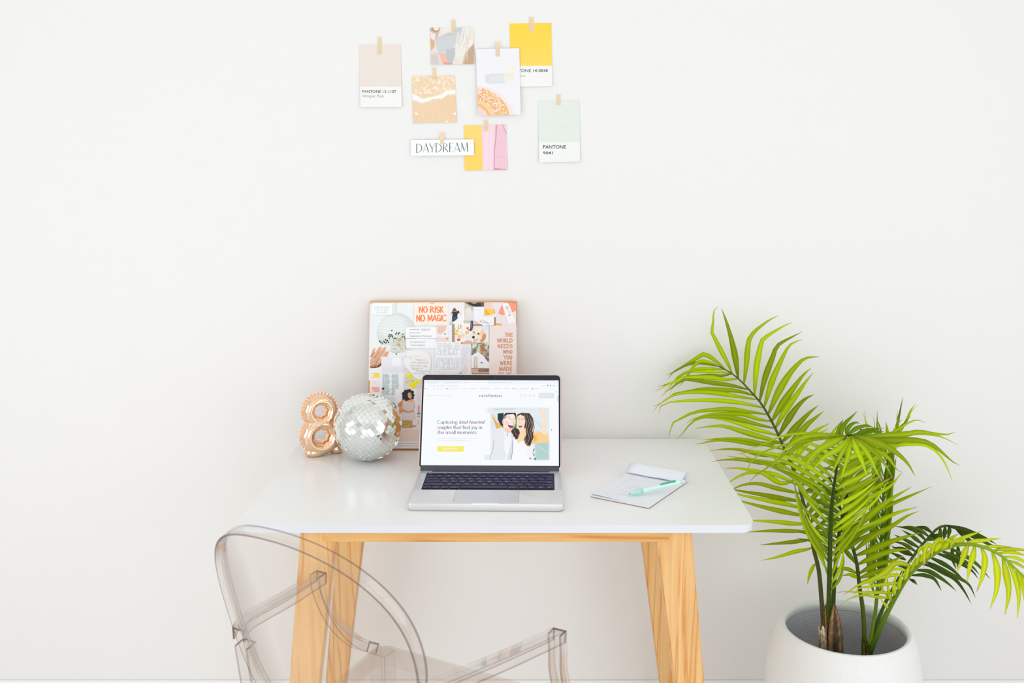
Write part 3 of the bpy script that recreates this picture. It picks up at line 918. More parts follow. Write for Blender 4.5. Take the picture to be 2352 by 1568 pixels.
def c_hand(P):
    sk1, sk2, sk3 = (196, 140, 108), (222, 170, 138), (112, 66, 46)
    P.poly([(125, 1020), (125, 985), (240, 930), (330, 890), (360, 900), (310, 960), (250, 1010), (180, 1022)], sk3, 3)
    for a in ([(125, 850), (150, 800), (175, 745), (195, 728), (205, 745), (185, 800), (150, 860), (125, 880)],
              [(125, 905), (180, 830), (250, 730), (285, 705), (298, 722), (260, 800), (190, 880), (125, 945)],
              [(130, 940), (220, 860), (300, 750), (345, 705), (362, 720), (330, 800), (260, 890), (180, 970), (130, 975)],
              [(170, 990), (260, 905), (340, 800), (385, 765), (402, 780), (365, 860), (290, 940), (220, 995)]):
        P.poly(a, sk2, 4)
        P.line([a[1], a[2]], 12, (236, 190, 160), 0.7, 8)
        P.line([a[-2], a[-3]], 10, (150, 96, 70), 0.8, 7)
    for x, y in ((190, 738), (283, 718), (345, 722), (385, 782)): P.ell(x, y, 10, 16, (246, 222, 208), 35, 3)
    P.poly([(125, 950), (190, 950), (230, 975), (180, 1005), (125, 1010)], sk1, 6)
    P.line([(130, 975), (200, 950)], 10, (240, 236, 228), 0.9, 5)


clip('clipping', Z3, 118, 695, 405, 1030, (238, 240, 242), c_hand, label='clipping of a hand with long pale nails')


def c_pale(P):
    P.rect(440, 870, 560, 990, (244, 246, 249), 4).rect(150, 1010, 640, 1110, (226, 224, 230), 30, 0.6)


clip('clipping', Z3, 285, 860, 640, 1260, (234, 234, 240), c_pale)


def c_swatch(P):
    P.rect(125, 385, 262, 430, (236, 242, 246), 3)
    P.rect(136, 442, 244, 512, (250, 224, 100)).rect(128, 455, 165, 492, (240, 238, 246), 2).line([(136, 447), (200, 447)], 5, (238, 200, 80))
    P.rect(136, 550, 244, 606, (246, 232, 238)).rect(128, 565, 165, 585, (240, 238, 246), 2).line([(140, 560), (200, 560)], 3, (232, 180, 190))
    P.rect(136, 628, 244, 698, (248, 184, 172)).rect(128, 665, 165, 690, (240, 238, 246), 2).line([(136, 655), (180, 652)], 5, (240, 140, 120))


clip('clipping', Z4, 116, 380, 266, 1100, (242, 242, 250), c_swatch, label='clipping with yellow, pale pink and coral swatches')


def c_room(P):
    P.noise(3, 0.03, 3)
    for x0 in (280, 405):
        P.rect(x0, 455, x0 + 92, 742, (216, 226, 228), 3)
        for k in range(3):
            for j in range(4):
                P.rect(x0 + 5 + 30 * k, 462 + 70 * j, x0 + 27 + 30 * k, 525 + 70 * j, (188, 202, 202), 4, 0.9)
    P.noise(0.5, 0.004, 8, (150, 168, 160), 0.12, (285, 460, 500, 740))
    P.rect(266, 750, 460, 900, (226, 226, 232), 6)
    P.ell(292, 652, 17, 15, (58, 40, 42), 0, 3).poly([(278, 668), (300, 672), (292, 700), (280, 740), (266, 745), (268, 690)], (236, 184, 172), 3)
    P.poly([(266, 720), (292, 720), (300, 800), (266, 800)], (238, 232, 232), 4)
    P.ell(425, 860, 26, 16, (80, 90, 84), 30, 6)


clip('clipping', Z4, 266, 440, 585, 900, (238, 238, 243), c_room, label='clipping of a bright room with tall windows')


def c_bells(P):
    P.noise(10, 0.0035, 12).noise(0.6, 0.003, 13, (196, 186, 180), 0.06, (560, 380, 800, 900))
    P.poly([(648, 560), (700, 540), (730, 600), (715, 640), (660, 590)], (170, 140, 110), 12, 0.6)
    P.poly([(602, 448), (640, 436), (655, 450), (690, 495), (680, 522), (640, 535), (620, 505)], (236, 228, 40), 3).poly([(602, 448), (640, 436), (648, 470), (618, 490)], (246, 240, 90), 4)
    P.poly([(632, 575), (690, 560), (780, 520), (800, 560), (740, 590), (720, 645), (680, 650), (640, 615)], (238, 230, 40), 3)
    P.line([(655, 575), (780, 535)], 8, (250, 246, 110), 0.9, 5)


clip('clipping', Z4, 568, 375, 810, 720, (228, 222, 218), c_bells, label='clipping with yellow dumbbells on a woven rug')


def c_right(P):
    P.noise(6, 0.004, 9)
    P.ell(765, 925, 14, 62, (222, 168, 172), 0, 4)
    P.rect(716, 975, 800, 995, (70, 128, 132), 5, 0.8).rect(716, 1015, 800, 1030, (120, 170, 174), 6, 0.8)
    P.rect(716, 640, 800, 830, (232, 226, 232), 20).line([(716, 700), (790, 640)], 7, (200, 192, 196), 0.7, 5)
    P.rect(716, 1060, 800, 1130, (238, 220, 212), 10)
    P.rect(744, 430, 800, 560, (238, 236, 240), 20)


clip('clipping', Z4, 716, 640, 830, 1190, (238, 238, 242), c_right)


def c_woman(P):
    P.rect(455, 660, 715, 830, (238, 238, 242), 3)
    P.rect(540, 1072, 682, 1180, (206, 176, 112), 3).noise(0.8, 0.0022, 8, (178, 146, 84), 0.0, (540, 1074, 682, 1180))
    P.poly([(536, 955), (560, 945), (700, 950), (724, 965), (726, 1074), (530, 1074)], (228, 220, 216), 4)
    P.poly([(560, 800), (600, 790), (690, 795), (712, 830), (716, 900), (700, 950), (620, 972), (560, 960), (520, 990), (502, 960), (506, 900), (488, 880), (505, 840)], (222, 160, 120), 3)
    P.line([(505, 870), (510, 850), (540, 815)], 14, (206, 132, 86), 0.8, 6).ell(515, 868, 26, 30, (212, 140, 92), 30, 6)
    P.poly([(562, 805), (590, 820), (640, 840), (690, 815), (706, 830), (705, 930), (640, 955), (570, 938), (548, 905), (556, 850)], (222, 214, 208), 3)
    P.poly([(610, 780), (670, 780), (680, 820), (640, 840), (600, 820)], (236, 178, 144), 3)
    P.line([(500, 905), (560, 900), (640, 870), (715, 838)], 6, (206, 196, 190), 1, 3).line([(500, 905), (600, 940)], 6, (196, 186, 180), 1, 3)
    P.line([(545, 945), (620, 970), (700, 955)], 10, (206, 138, 96), 0.9, 6)
    P.ell(622, 735, 66, 70, (52, 46, 48), 0, 5)
    for x, y, r_ in ((570, 760, 26), (562, 720, 22), (590, 690, 24), (640, 680, 26), (680, 700, 22), (692, 740, 18), (600, 795, 22), (684, 775, 18), (560, 790, 14)): P.ell(x, y, r_, r_, (50, 44, 46), 0, 6)
    P.ell(646, 742, 27, 42, (226, 166, 136), -8, 3).ell(640, 730, 14, 18, (238, 184, 156), 0, 8)
    P.line([(630, 728), (642, 726)], 4, (70, 46, 42)).line([(655, 728), (664, 730)], 4, (70, 46, 42)).line([(640, 765), (652, 770), (662, 764)], 6, (250, 240, 238)).line([(652, 735), (656, 750)], 3, (196, 130, 104))
    P.line([(716, 830), (730, 1100)], 4, (240, 236, 232), 1, 2).line([(500, 960), (505, 1040)], 5, (238, 232, 228))
    P.ell(705, 1150, 30, 14, (206, 130, 96), 0, 6).line([(680, 1140), (740, 1150)], 5, (246, 232, 220))


clip('clipping', Z4, 450, 658, 740, 1182, (236, 236, 240), c_woman, label='clipping of a smiling person with curly dark hair')


def c_basket(P):
    P.poly([(480, 1200), (560, 1180), (650, 1175), (780, 1185), (800, 1360), (480, 1360)], (240, 222, 210), 6)
    P.line([(520, 1240), (570, 1195), (660, 1178), (740, 1190), (790, 1215)], 10, (248, 244, 240), 1, 5)
    P.line([(640, 1180), (640, 1200)], 8, (220, 210, 200)).line([(680, 1200), (680, 1350)], 6, (234, 214, 202), 0.6, 5)
    P.rect(460, 1352, 800, 1460, (244, 242, 242), 2)
    P.text("aren't only the kind of", 500, 1374, 760, 1392, (176, 156, 160), 0.01)
    P.text("it's also the kind of", 500, 1404, 755, 1422, (176, 156, 160), 0.01)


clip('clipping', Z4, 440, 1178, 830, 1452, (238, 230, 226), c_basket)


def c_note1(P):
    G = (196, 196, 200)
    P.text('STOP SAYING', 188, 145, 400, 170, G, 0.0).text('YES TO SHIT', 198, 182, 390, 206, G, 0.0).text('YOU HATE.', 210, 218, 378, 242, G, 0.0)


clip('clipping', Z3, 148, 100, 444, 266, (246, 248, 252), c_note1, label='small white note lettered in pale grey capitals')


def c_risk(P):
    O_ = (250, 138, 78)
    P.noise(1.5, 0.02, 4)
    P.sk('NO', 816, 944, 233, 82, O_, 13, 17).sk('RISK', 974, 1170, 233, 82, O_, 13, 17)
    P.sk('NO', 780, 906, 357, 84, O_, 13, 17).sk('MAGIC', 940, 1218, 352, 82, O_, 12, 16)


clip('clipping', Z3, 752, 88, 1252, 412, (248, 238, 228), c_risk, label='cream card with orange NO RISK NO MAGIC lettering')


def c_n2(P):
    G = (120, 124, 130)
    P.text('WORRYING', 680, 466, 826, 484, G, 0.01).text('DOES NOT', 850, 464, 980, 482, G, 0.01).line([(850, 492), (985, 490)], 3, (190, 150, 150))
    P.text('TAKE AWAY', 684, 514, 842, 530, G, 0.01).text("TOMORROW'S TROUBLES", 680, 560, 1000, 578, G, 0.01)


clip('clipping', Z3, 632, 440, 1072, 595, (246, 248, 251), c_n2)


def c_n3(P):
    G = (130, 134, 140)
    P.text('IT TAKES AWAY', 695, 645, 908, 662, G, 0.01).text("TODAY'S PEACE", 700, 690, 905, 706, G, 0.01)


clip('clipping', Z3, 640, 608, 1062, 742, (244, 246, 250), c_n3)


def c_circle(P):
    G = (150, 152, 156)
    P.line([(600, 915), (640, 800), (620, 880), (650, 850), (668, 872), (690, 850), (700, 900), (712, 860), (738, 880), (760, 850), (790, 862), (835, 850)], 3.2, (176, 180, 184), 0.9)
    P.text('THERE IS A', 756, 898, 926, 916, G).text('PAST VERSION OF', 712, 936, 960, 955, G).text('YOU THAT IS SO', 694, 978, 930, 1000, G)
    P.line([(890, 1008), (945, 1006)], 3, G).text('PROUD OF', 720, 1016, 876, 1036, G).line([(722, 1046), (810, 1044)], 3, G).text('HOW FAR YOU', 780, 1056, 966, 1076, G).text('HAVE COME.', 742, 1088, 910, 1106, G)


clip('clipping', Z3, 590, 770, 992, 1190, (243, 243, 243), c_circle,
     shape=[(600, 810), (640, 780), (720, 768), (880, 768), (960, 810), (988, 880), (992, 980), (975, 1070), (940, 1150), (900, 1188), (800, 1188), (760, 1150), (700, 1085), (640, 1020), (602, 940)], label='round grey-white paper with hand lettering')


def c_fab(P):
    P.poly([(1410, 760), (1480, 680), (1560, 760), (1500, 900), (1420, 980)], (226, 226, 234), 30)
    for a in ([(1430, 700), (1500, 800), (1420, 940)], [(1500, 690), (1560, 820), (1500, 960)], [(1400, 1010), (1480, 900), (1565, 940)]): P.line(a, 8, (214, 214, 226), 0.7, 10)
    P.poly([(1440, 1020), (1490, 940), (1520, 1060), (1500, 1105), (1400, 1105)], (232, 222, 206), 12)
    P.ell(1410, 1095, 16, 8, (90, 150, 200), 0, 5).line([(1480, 940), (1490, 1050)], 6, (236, 214, 210), 0.8, 5)
    P.noise(0.5, 0.004, 9, (226, 220, 232), 0.05, (1120, 1040, 1420, 1110))


clip('clipping', Z3, 1120, 676, 1572, 1108, (238, 238, 244), c_fab, label='clipping of rumpled pale bed linen')


def c_cup(P):
    P.poly([(1070, 415), (1225, 415), (1210, 470), (1160, 520), (1120, 550), (1075, 520)], (238, 206, 190), 10)
    for a in ([(1190, 425), (1170, 500)], [(1150, 430), (1130, 520)], [(1115, 440), (1100, 520)]): P.line(a, 8, (222, 160, 136), 0.6, 7)
    P.poly([(1225, 415), (1290, 415), (1290, 650), (1180, 650), (1180, 560)], (240, 240, 244), 8)
    P.poly([(1070, 580), (1250, 590), (1250, 650), (1070, 650)], (236, 220, 216), 14)
    P.ell(1222, 605, 18, 12, (226, 170, 60), 0, 4).ell(1192, 538, 16, 10, (206, 160, 120), 0, 4).line([(1236, 480), (1240, 640)], 6, (226, 220, 216), 0.8, 4)


clip('clipping', Z3, 1068, 405, 1292, 656, (238, 238, 242), c_cup)


def c_self(P):
    T = (140, 164, 172); Wt = (244, 246, 249)
    letters = {
        'S': [[(1150, 700), (1105, 690), (1100, 740), (1130, 775), (1125, 815), (1095, 810)]],
        'E': [[(1215, 700), (1185, 690), (1180, 760), (1185, 815), (1222, 812)], [(1190, 750), (1222, 750)]],
        'L': [[(1260, 690), (1260, 760), (1262, 815), (1295, 812), (1290, 760)]],
        'F': [[(1388, 695), (1345, 692), (1342, 760), (1342, 815)], [(1345, 752), (1382, 750)]]}
    l2 = {
        'C': [[(1135, 905), (1095, 900), (1085, 960), (1090, 1020), (1118, 1025)]],
        'A': [[(1170, 1030), (1180, 960), (1170, 900), (1205, 900), (1208, 960), (1210, 1030)], [(1180, 965), (1205, 965)]],
        'R': [[(1258, 1030), (1256, 960), (1256, 900), (1290, 905), (1288, 950), (1265, 965), (1300, 1025)]],
        'E': [[(1388, 905), (1352, 900), (1346, 960), (1350, 1025), (1388, 1022)], [(1355, 960), (1385, 955)]]}
    for S_ in (letters, l2):
        for k, (ch, st) in enumerate(S_.items()):
            for w, c in ((40, T), (33, Wt)):
                for q in st: P.line(q, w, c, 1, 1.5)
            for q in st: P.line([(x, y + 2) for x, y in q[:max(2, len(q) - 1)]], 4, T, 0.9, 1.5)


clip('clipping', Z3, 1055, 655, 1416, 1064, (243, 245, 249), c_self, label='white paper with bubble outlined SELF CARE lettering')


def c_w2(P):
    P.poly([(1250, 380), (1300, 330), (1330, 400), (1290, 410)], (200, 206, 210), 4)
    P.ell(1325, 210, 26, 40, (120, 84, 60), 0, 5).ell(1352, 225, 12, 34, (176, 130, 90), -10, 4).ell(1303, 225, 10, 30, (110, 76, 56), 8, 4)
    P.ell(1325, 212, 16, 22, (222, 176, 150), 0, 3).poly([(1308, 196), (1342, 196), (1340, 214), (1312, 214)], (52, 46, 48), 2)
    P.poly([(1284, 232), (1310, 222), (1350, 224), (1384, 205), (1398, 236), (1368, 255), (1366, 300), (1290, 312), (1296, 260), (1272, 240)], (54, 54, 60), 3)
    P.line([(1395, 240), (1425, 262)], 13, (230, 190, 168)).ell(1288, 262, 13, 24, (232, 194, 176), 0, 3)
    P.poly([(1288, 305), (1366, 292), (1372, 330), (1320, 360), (1290, 360)], (60, 76, 92), 3).line([(1286, 316), (1350, 310)], 5, (60, 170, 190))
    P.poly([(1300, 380), (1400, 290), (1470, 220), (1470, 400), (1330, 400)], (246, 246, 246), 4)
    for k in range(4): P.line([(1340 + 26 * k, 350 - 20 * k), (1380 + 22 * k, 345 - 30 * k)], 4, (210, 212, 214))


clip('clipping', Z3, 1250, 88, 1474, 400, (238, 238, 240), c_w2, label='clipping of a person in a black shirt and sunglasses')


def c_dark(P):
    P.poly([(1470, 88), (1760, 88), (1760, 150), (1640, 160), (1560, 140)], (60, 58, 56), 12)
    P.poly([(1700, 90), (1760, 88), (1760, 150), (1700, 152)], (96, 96, 96), 5)
    P.poly([(1470, 150), (1560, 140), (1610, 180), (1600, 240), (1500, 280), (1470, 300)], (206, 192, 176), 16)
    P.poly([(1470, 260), (1600, 200), (1610, 330), (1540, 380), (1470, 380)], (228, 224, 224), 14)
    P.ell(1520, 210, 44, 50, (236, 230, 222), 20, 14).ell(1600, 300, 16, 26, (236, 190, 180), 0, 6)
    P.ell(1605, 97, 38, 10, (220, 216, 208), 0, 4)


clip('clipping', Z3, 1468, 88, 1765, 400, (214, 206, 200), c_dark, label='dark blurred clipping at the top edge')


def c_mag(P):
    P.poly([(1290, 400), (1330, 400), (1335, 652), (1290, 652)], (150, 132, 124), 2)
    for k in range(18): P.line([(1292, 408 + 14 * k), (1332, 406 + 14 * k)], 3, (228, 216, 208), 0.8)
    P.poly([(1325, 400), (1470, 340), (1590, 360), (1560, 480), (1480, 600), (1420, 652), (1330, 652)], (246, 240, 234), 3)
    g = np.random.default_rng(9)
    for k in range(9): P.line([(1455 + 11 * k, 345), (1462 + 11 * k, 385)], 4, (90, 90, 98))
    P.poly([(1555, 350), (1588, 350), (1590, 480), (1545, 500)], (60, 66, 84), 3).line([(1560, 370), (1580, 480)], 4, (226, 226, 232))
    P.ell(1408, 492, 36, 36, (226, 222, 214), 0, 3).ell(1408, 492, 26, 26, (248, 246, 240), 0, 3)
    P.ell(1358, 495, 22, 18, (246, 204, 40), 0, 3).ell(1350, 535, 26, 22, (236, 196, 50), 0, 3).ell(1356, 528, 10, 10, (250, 236, 130), 0, 3)
    P.ell(1510, 455, 15, 12, (226, 60, 40), 0, 3).ell(1532, 480, 13, 14, (236, 70, 46), 0, 3).ell(1502, 518, 24, 20, (240, 160, 60), 0, 3).ell(1504, 516, 12, 10, (250, 236, 200), 0, 3)
    P.ell(1384, 620, 26, 20, (244, 90, 30), 0, 3).ell(1376, 612, 10, 8, (250, 150, 80), 0, 3).ell(1400, 572, 32, 22, (232, 206, 180), 20, 5).ell(1450, 560, 26, 30, (236, 224, 208), 20, 5)
    for k in range(60):
        P.ell(g.uniform(1335, 1540), g.uniform(420, 640), 4, 3, [(176, 96, 50), (60, 60, 60), (214, 120, 60), (250, 250, 246)][g.integers(4)], 0, 2, 0.7)
    P.line([(1378, 410), (1386, 470)], 6, (70, 70, 76)).line([(1402, 396), (1410, 460)], 6, (84, 84, 92)).line([(1420, 420), (1428, 450)], 5, (200, 120, 90))


clip('clipping', Z3, 1288, 335, 1592, 656, (240, 236, 232), c_mag, shape=[(1288, 395), (1330, 400), (1420, 350), (1592, 342), (1592, 480), (1500, 656), (1288, 656)], label='clipping of a breakfast table magazine page')


def c_dog(P):
    P.poly([(1470, 560), (1560, 480), (1600, 430), (1800, 430), (1800, 500), (1700, 470)], (226, 226, 234), 12)
    P.poly([(1430, 670), (1500, 630), (1570, 640), (1600, 680), (1430, 682)], (226, 180, 150), 6)
    P.ell(1680, 545, 88, 84, (240, 222, 200), 0, 6).ell(1660, 490, 60, 40, (246, 232, 214), 0, 10)
    P.ell(1744, 580, 28, 52, (216, 146, 100), 8, 6).ell(1720, 520, 26, 40, (236, 200, 168), 10, 10)
    P.ell(1628, 592, 52, 36, (246, 230, 212), 10, 7).ell(1600, 520, 14, 24, (232, 200, 168), 0, 6)
    P.ell(1594, 584, 20, 18, (60, 48, 46), 0, 3).ell(1666, 535, 14, 12, (66, 48, 42), 0, 3).ell(1604, 515, 7, 7, (70, 52, 46), 0, 2)
    P.line([(1600, 605), (1620, 632), (1660, 610)], 7, (90, 60, 56)).poly([(1600, 615), (1650, 620), (1640, 665), (1600, 660)], (232, 196, 168), 5)
    P.poly([(1690, 620), (1730, 600), (1740, 660), (1690, 670)], (206, 130, 84), 7, 0.8)


clip('clipping', Z3, 1430, 425, 1815, 682, (232, 232, 238), c_dog, shape=[(1490, 682), (1430, 682), (1560, 540), (1600, 425), (1815, 425), (1815, 682)], label='clipping of a cream puppy with brown ears')


def c_torn(P):
    P.line([(1600, 365), (1700, 358), (1780, 372), (1850, 396)], 4, (214, 196, 120)).line([(1720, 340), (1800, 380)], 4, (120, 116, 120)).line([(1690, 345), (1720, 372)], 4, (150, 140, 110))
    P.line([(1620, 192), (1690, 192)], 3, (206, 208, 214)).ell(1760, 290, 34, 8, (196, 190, 160), 10, 4)
    for k in range(5): P.line([(1690 + 26 * k, 355 + 6 * k), (1702 + 26 * k, 385 + 5 * k)], 4, (96, 100, 108))


clip('clipping', Z3, 1596, 152, 1890, 425, (240, 241, 246), c_torn, shape=[(1596, 152), (1890, 152), (1890, 410), (1740, 425), (1596, 340)])


def c_yel(P):
    P.poly([(1745, 88), (1920, 88), (1920, 180), (1745, 190)], (248, 206, 196), 10).poly([(1850, 88), (1920, 88), (1920, 180), (1870, 180)], (236, 226, 224), 12)
    P.poly([(1750, 188), (1895, 188), (1905, 245), (1840, 262), (1810, 275), (1750, 275)], (240, 186, 52), 3).poly([(1780, 190), (1880, 190), (1890, 240), (1820, 250)], (250, 206, 96), 8)
    P.rect(1745, 290, 1920, 400, (238, 238, 240), 8)


clip('clipping', Z3, 1745, 88, 1922, 300, (236, 234, 236), c_yel, label='clipping with a torn yellow paper patch')


def c_tube(P):
    P.poly([(1970, 160), (2060, 60), (2200, 90), (2200, 210), (2100, 250), (2000, 275), (1950, 250)], (252, 158, 126), 4)
    P.poly([(1955, 88), (2010, 88), (1990, 150), (1955, 200)], (240, 230, 230), 6)
    P.poly([(2000, 108), (2070, 92), (2105, 130), (2190, 360), (2080, 400), (2060, 300)], (244, 240, 242), 4)
    P.line([(2000, 108), (2080, 395)], 7, (214, 208, 214), 1, 4)
    P.line([(2085, 150), (2130, 260)], 4, (210, 206, 210), 0.9)
    for k in range(7): P.line([(2048 + 9 * k, 158 + 17 * k), (2080 + 8 * k, 150 + 17 * k)], 6 if k < 2 else 3, (80, 76, 84) if k < 2 else (150, 140, 150))
    P.ell(2103, 273, 17, 9, (250, 150, 120), -20, 3)
    P.poly([(1915, 385), (1990, 395), (2000, 415), (1915, 415)], (236, 178, 60), 4)


clip('clipping', Z3, 1912, 88, 2200, 425, (234, 226, 230), c_tube, label='clipping of a white cream tube on orange')


def c_house(P):
    P.rect(1565, 655, 1822, 1090, (214, 208, 196), 2)
    P.noise(0.9, 0.006, 5, (110, 132, 84), -0.05, (1565, 655, 1822, 760)).noise(0.8, 0.003, 8, (244, 246, 240), 0.05, (1565, 655, 1822, 780))
    P.poly([(1690, 690), (1740, 700), (1780, 800), (1782, 930), (1740, 880), (1690, 820)], (176, 120, 88), 6)
    P.rect(1565, 740, 1640, 840, (98, 96, 92), 8, 0.8).rect(1760, 760, 1822, 930, (104, 100, 92), 10, 0.8).noise(0.7, 0.004, 15, (190, 200, 170), 0.0, (1565, 745, 1822, 900))
    P.poly([(1565, 850), (1650, 795), (1725, 850), (1822, 975), (1822, 1025), (1565, 1025)], (240, 242, 246), 3)
    P.line([(1640, 790), (1725, 848), (1822, 972)], 9, (252, 252, 252), 1, 2)
    P.rect(1602, 888, 1650, 1020, (204, 186, 170), 3).ell(1626, 876, 26, 20, (226, 206, 186), 0, 4).rect(1616, 895, 1636, 1000, (232, 228, 222), 3)
    P.ell(1710, 952, 15, 14, (60, 62, 66), 0, 2).rect(1694, 954, 1726, 972, (240, 242, 246), 1)
    P.rect(1565, 1022, 1822, 1040, (190, 132, 112), 3)
    for k in range(4): P.line([(1567, 1046 + 12 * k), (1660, 1050 + 12 * k)], 5, (104, 70, 60) if k % 2 else (216, 170, 150))
    P.rect(1665, 1040, 1822, 1080, (92, 84, 76), 4, 0.8).noise(0.8, 0.003, 6, (170, 160, 140), 0.05, (1665, 1040, 1822, 1080)).rect(1565, 1082, 1822, 1095, (214, 210, 206), 3)


clip('clipping', Z3, 1565, 655, 1824, 1092, (214, 208, 196), c_house, label='clipping of a small white gabled house')


def c_world(P):
    O_ = (206, 142, 104)
    P.noise(1.2, 0.03, 3)
    for st, x0, y in (('THE', 2036, 523), ('WORLD', 1927, 603), ('NEEDS', 1932, 683), ('WHO', 2008, 763), ('YOU', 2018, 843), ('WERE', 1966, 923), ('MADE', 1952, 1005), ('TO BE', 1950, 1087)):
        x1 = 2158 - (y - 523) * 0.024
        P.sk(st, x0 + 5, x1 - 5, y + 54, 51, O_, 11, 11, track=0.06)
    P.line([(1990, 425), (1990, 440)], 4, (180, 150, 140))


clip('clipping', Z3, 1820, 418, 2206, 1700, (238, 224, 220), c_world, label='tall pale pink card lettered THE WORLD NEEDS WHO YOU WERE MADE TO BE')
# staples and clear pins along the top edge
for sx, sy in ((1600, 97), (2180, 92), (140, 108), (1010, 105)):
    u, v = buv(Z3(sx, sy)); u = min(max(u, 0.004), BW - 0.004); v = max(v, 0.004)
    p = B_top + Bu * u + Bv * v + Bn * 0.0040
    a, f = tube([p - Bu * 0.004 - Bn * 0.0, p - Bu * 0.0035 + Bn * 0.001, p + Bu * 0.0035 + Bn * 0.001, p + Bu * 0.004], 0.0006, 6)
    mesh_obj('staple', a, f, M_staple, board)

# ---------------------------------------------------------------- mirror ball
BR = 0.0785
bc = Vector((-0.369, -0.1905, DZ + BR + 0.0006))
ball = thing('mirror_ball', 'small silver mirror ball resting on the desk between the foil figure and the laptop', 'mirror ball', (bc.x, bc.y, DZ))
bm = bmesh.new(); bmesh.ops.create_uvsphere(bm, u_segments=64, v_segments=32, radius=BR - 0.0014)
bmesh.ops.translate(bm, vec=bc, verts=bm.verts)
bm_obj('core', bm, M_grout, ball, smooth=True)
ax = Vector((0.76, 0.12, 0.60)).normalized(); e1 = ax.orthogonal().normalized(); e2 = ax.cross(e1)
V, F = [], []
nb = 25
tb = math.pi / nb
for i in range(nb):
    ph = -math.pi / 2 + (i + 0.5) * tb
    nn = max(3, int(round(2 * math.pi * math.cos(ph) / tb)))
    off = rnd.random() * 6.28
    for k in range(nn):
        th_ = off + 2 * math.pi * k / nn
        n = (e1 * math.cos(th_) + e2 * math.sin(th_)) * math.cos(ph) + ax * math.sin(ph)
        tu = (-e1 * math.sin(th_) + e2 * math.cos(th_)); tv = n.cross(tu)
        jn = (n + tu * rnd.gauss(0, 0.028) + tv * rnd.gauss(0, 0.028)).normalized()
        tu = (tu - jn * tu.dot(jn)).normalized(); tv = jn.cross(tu)
        hu = BR * math.cos(ph) * math.pi / nn * 0.965 if nn > 3 else BR * tb * .4; hv = BR * tb / 2 * 0.965
        c = bc + n * (BR - 0.0006)
        b0 = len(V)
        for s_, t_ in ((-1, -1), (1, -1), (1, 1), (-1, 1)): V.append(c + tu * hu * s_ + tv * hv * t_)
        for s_, t_ in ((-1, -1), (1, -1), (1, 1), (-1, 1)): V.append(c + tu * hu * s_ + tv * hv * t_ - n * 0.0012)
        F += [(b0, b0 + 1, b0 + 2, b0 + 3), (b0, b0 + 4, b0 + 5, b0 + 1), (b0 + 1, b0 + 5, b0 + 6, b0 + 2), (b0 + 2, b0 + 6, b0 + 7, b0 + 3), (b0 + 3, b0 + 7, b0 + 4, b0)]
o = mesh_obj('mirror_tiles', V, F, M_mirror, ball)
bm = bmesh.new(); bm.from_mesh(o.data); bmesh.ops.recalc_face_normals(bm, faces=bm.faces); bm.to_mesh(o.data); bm.free()
# cap and hanging loop at the far pole
p = bc + ax * (BR - 0.002)
a, f = tube([p, p + ax * 0.004], 0.008, 20); mesh_obj('cap', a, f, M_staple, ball)

# ---------------------------------------------------------------- foil figure eight
fc = Vector((-0.487, -0.150, DZ)); frz = R(30)
fig = thing('balloon_figure', 'rose gold foil number eight standing at the back left of the desk', 'figure', tuple(fc), frz)
MF = Matrix.Translation(fc) @ Matrix.Rotation(frz, 4, 'Z')


def torus(bm, cx, cz, R0, r0, sx=1.0, sz=1.0, sy=1.0, n=40, m=18):
    vs = []
    for i in range(n):
        a = 2 * math.pi * i / n
        for j in range(m):
            q = 2 * math.pi * j / m
            rr = R0 + r0 * math.cos(q)
            vs.append(bm.verts.new((cx + rr * math.cos(a) * sx, r0 * math.sin(q) * sy, cz + rr * math.sin(a) * sz)))
    for i in range(n):
        for j in range(m):
            bm.faces.new((vs[i * m + j], vs[((i + 1) % n) * m + j], vs[((i + 1) % n) * m + (j + 1) % m], vs[i * m + (j + 1) % m]))


TZ, LZ = 0.1075, 0.0475
bm = bmesh.new()
torus(bm, 0, TZ, 0.0272, 0.0140, 1.0, 0.98, 1.45)
torus(bm, 0, LZ, 0.0298, 0.0160, 1.06, 1.0, 1.45)
for cx, cz, rx, ry, rz_ in ((0, 0.079, 0.020, 0.019, 0.013), (-0.014, 0.0100, 0.027, 0.022, 0.0130), (0.036, 0.0115, 0.017, 0.022, 0.0140), (0.014, 0.024, 0.026, 0.018, 0.011)):
    r_ = bmesh.ops.create_uvsphere(bm, u_segments=24, v_segments=16, radius=1)
    bmesh.ops.scale(bm, vec=(rx, ry, rz_), verts=r_['verts']); bmesh.ops.translate(bm, vec=(cx, 0, cz), verts=r_['verts'])
me = bpy.data.meshes.new('tmp'); bm.to_mesh(me); bm.free()
to = bpy.data.objects.new('tmp', me); C.objects.link(to)
md = to.modifiers.new('r', 'REMESH'); md.mode = 'VOXEL'; md.voxel_size = 0.0016
m2 = to.modifiers.new('s', 'SMOOTH'); m2.factor = 0.6; m2.iterations = 10
dg = bpy.context.evaluated_depsgraph_get(); dg.update()
me2 = bpy.data.meshes.new_from_object(to.evaluated_get(dg))
bpy.data.objects.remove(to)
vv = np.array([v.co[:] for v in me2.vertices])
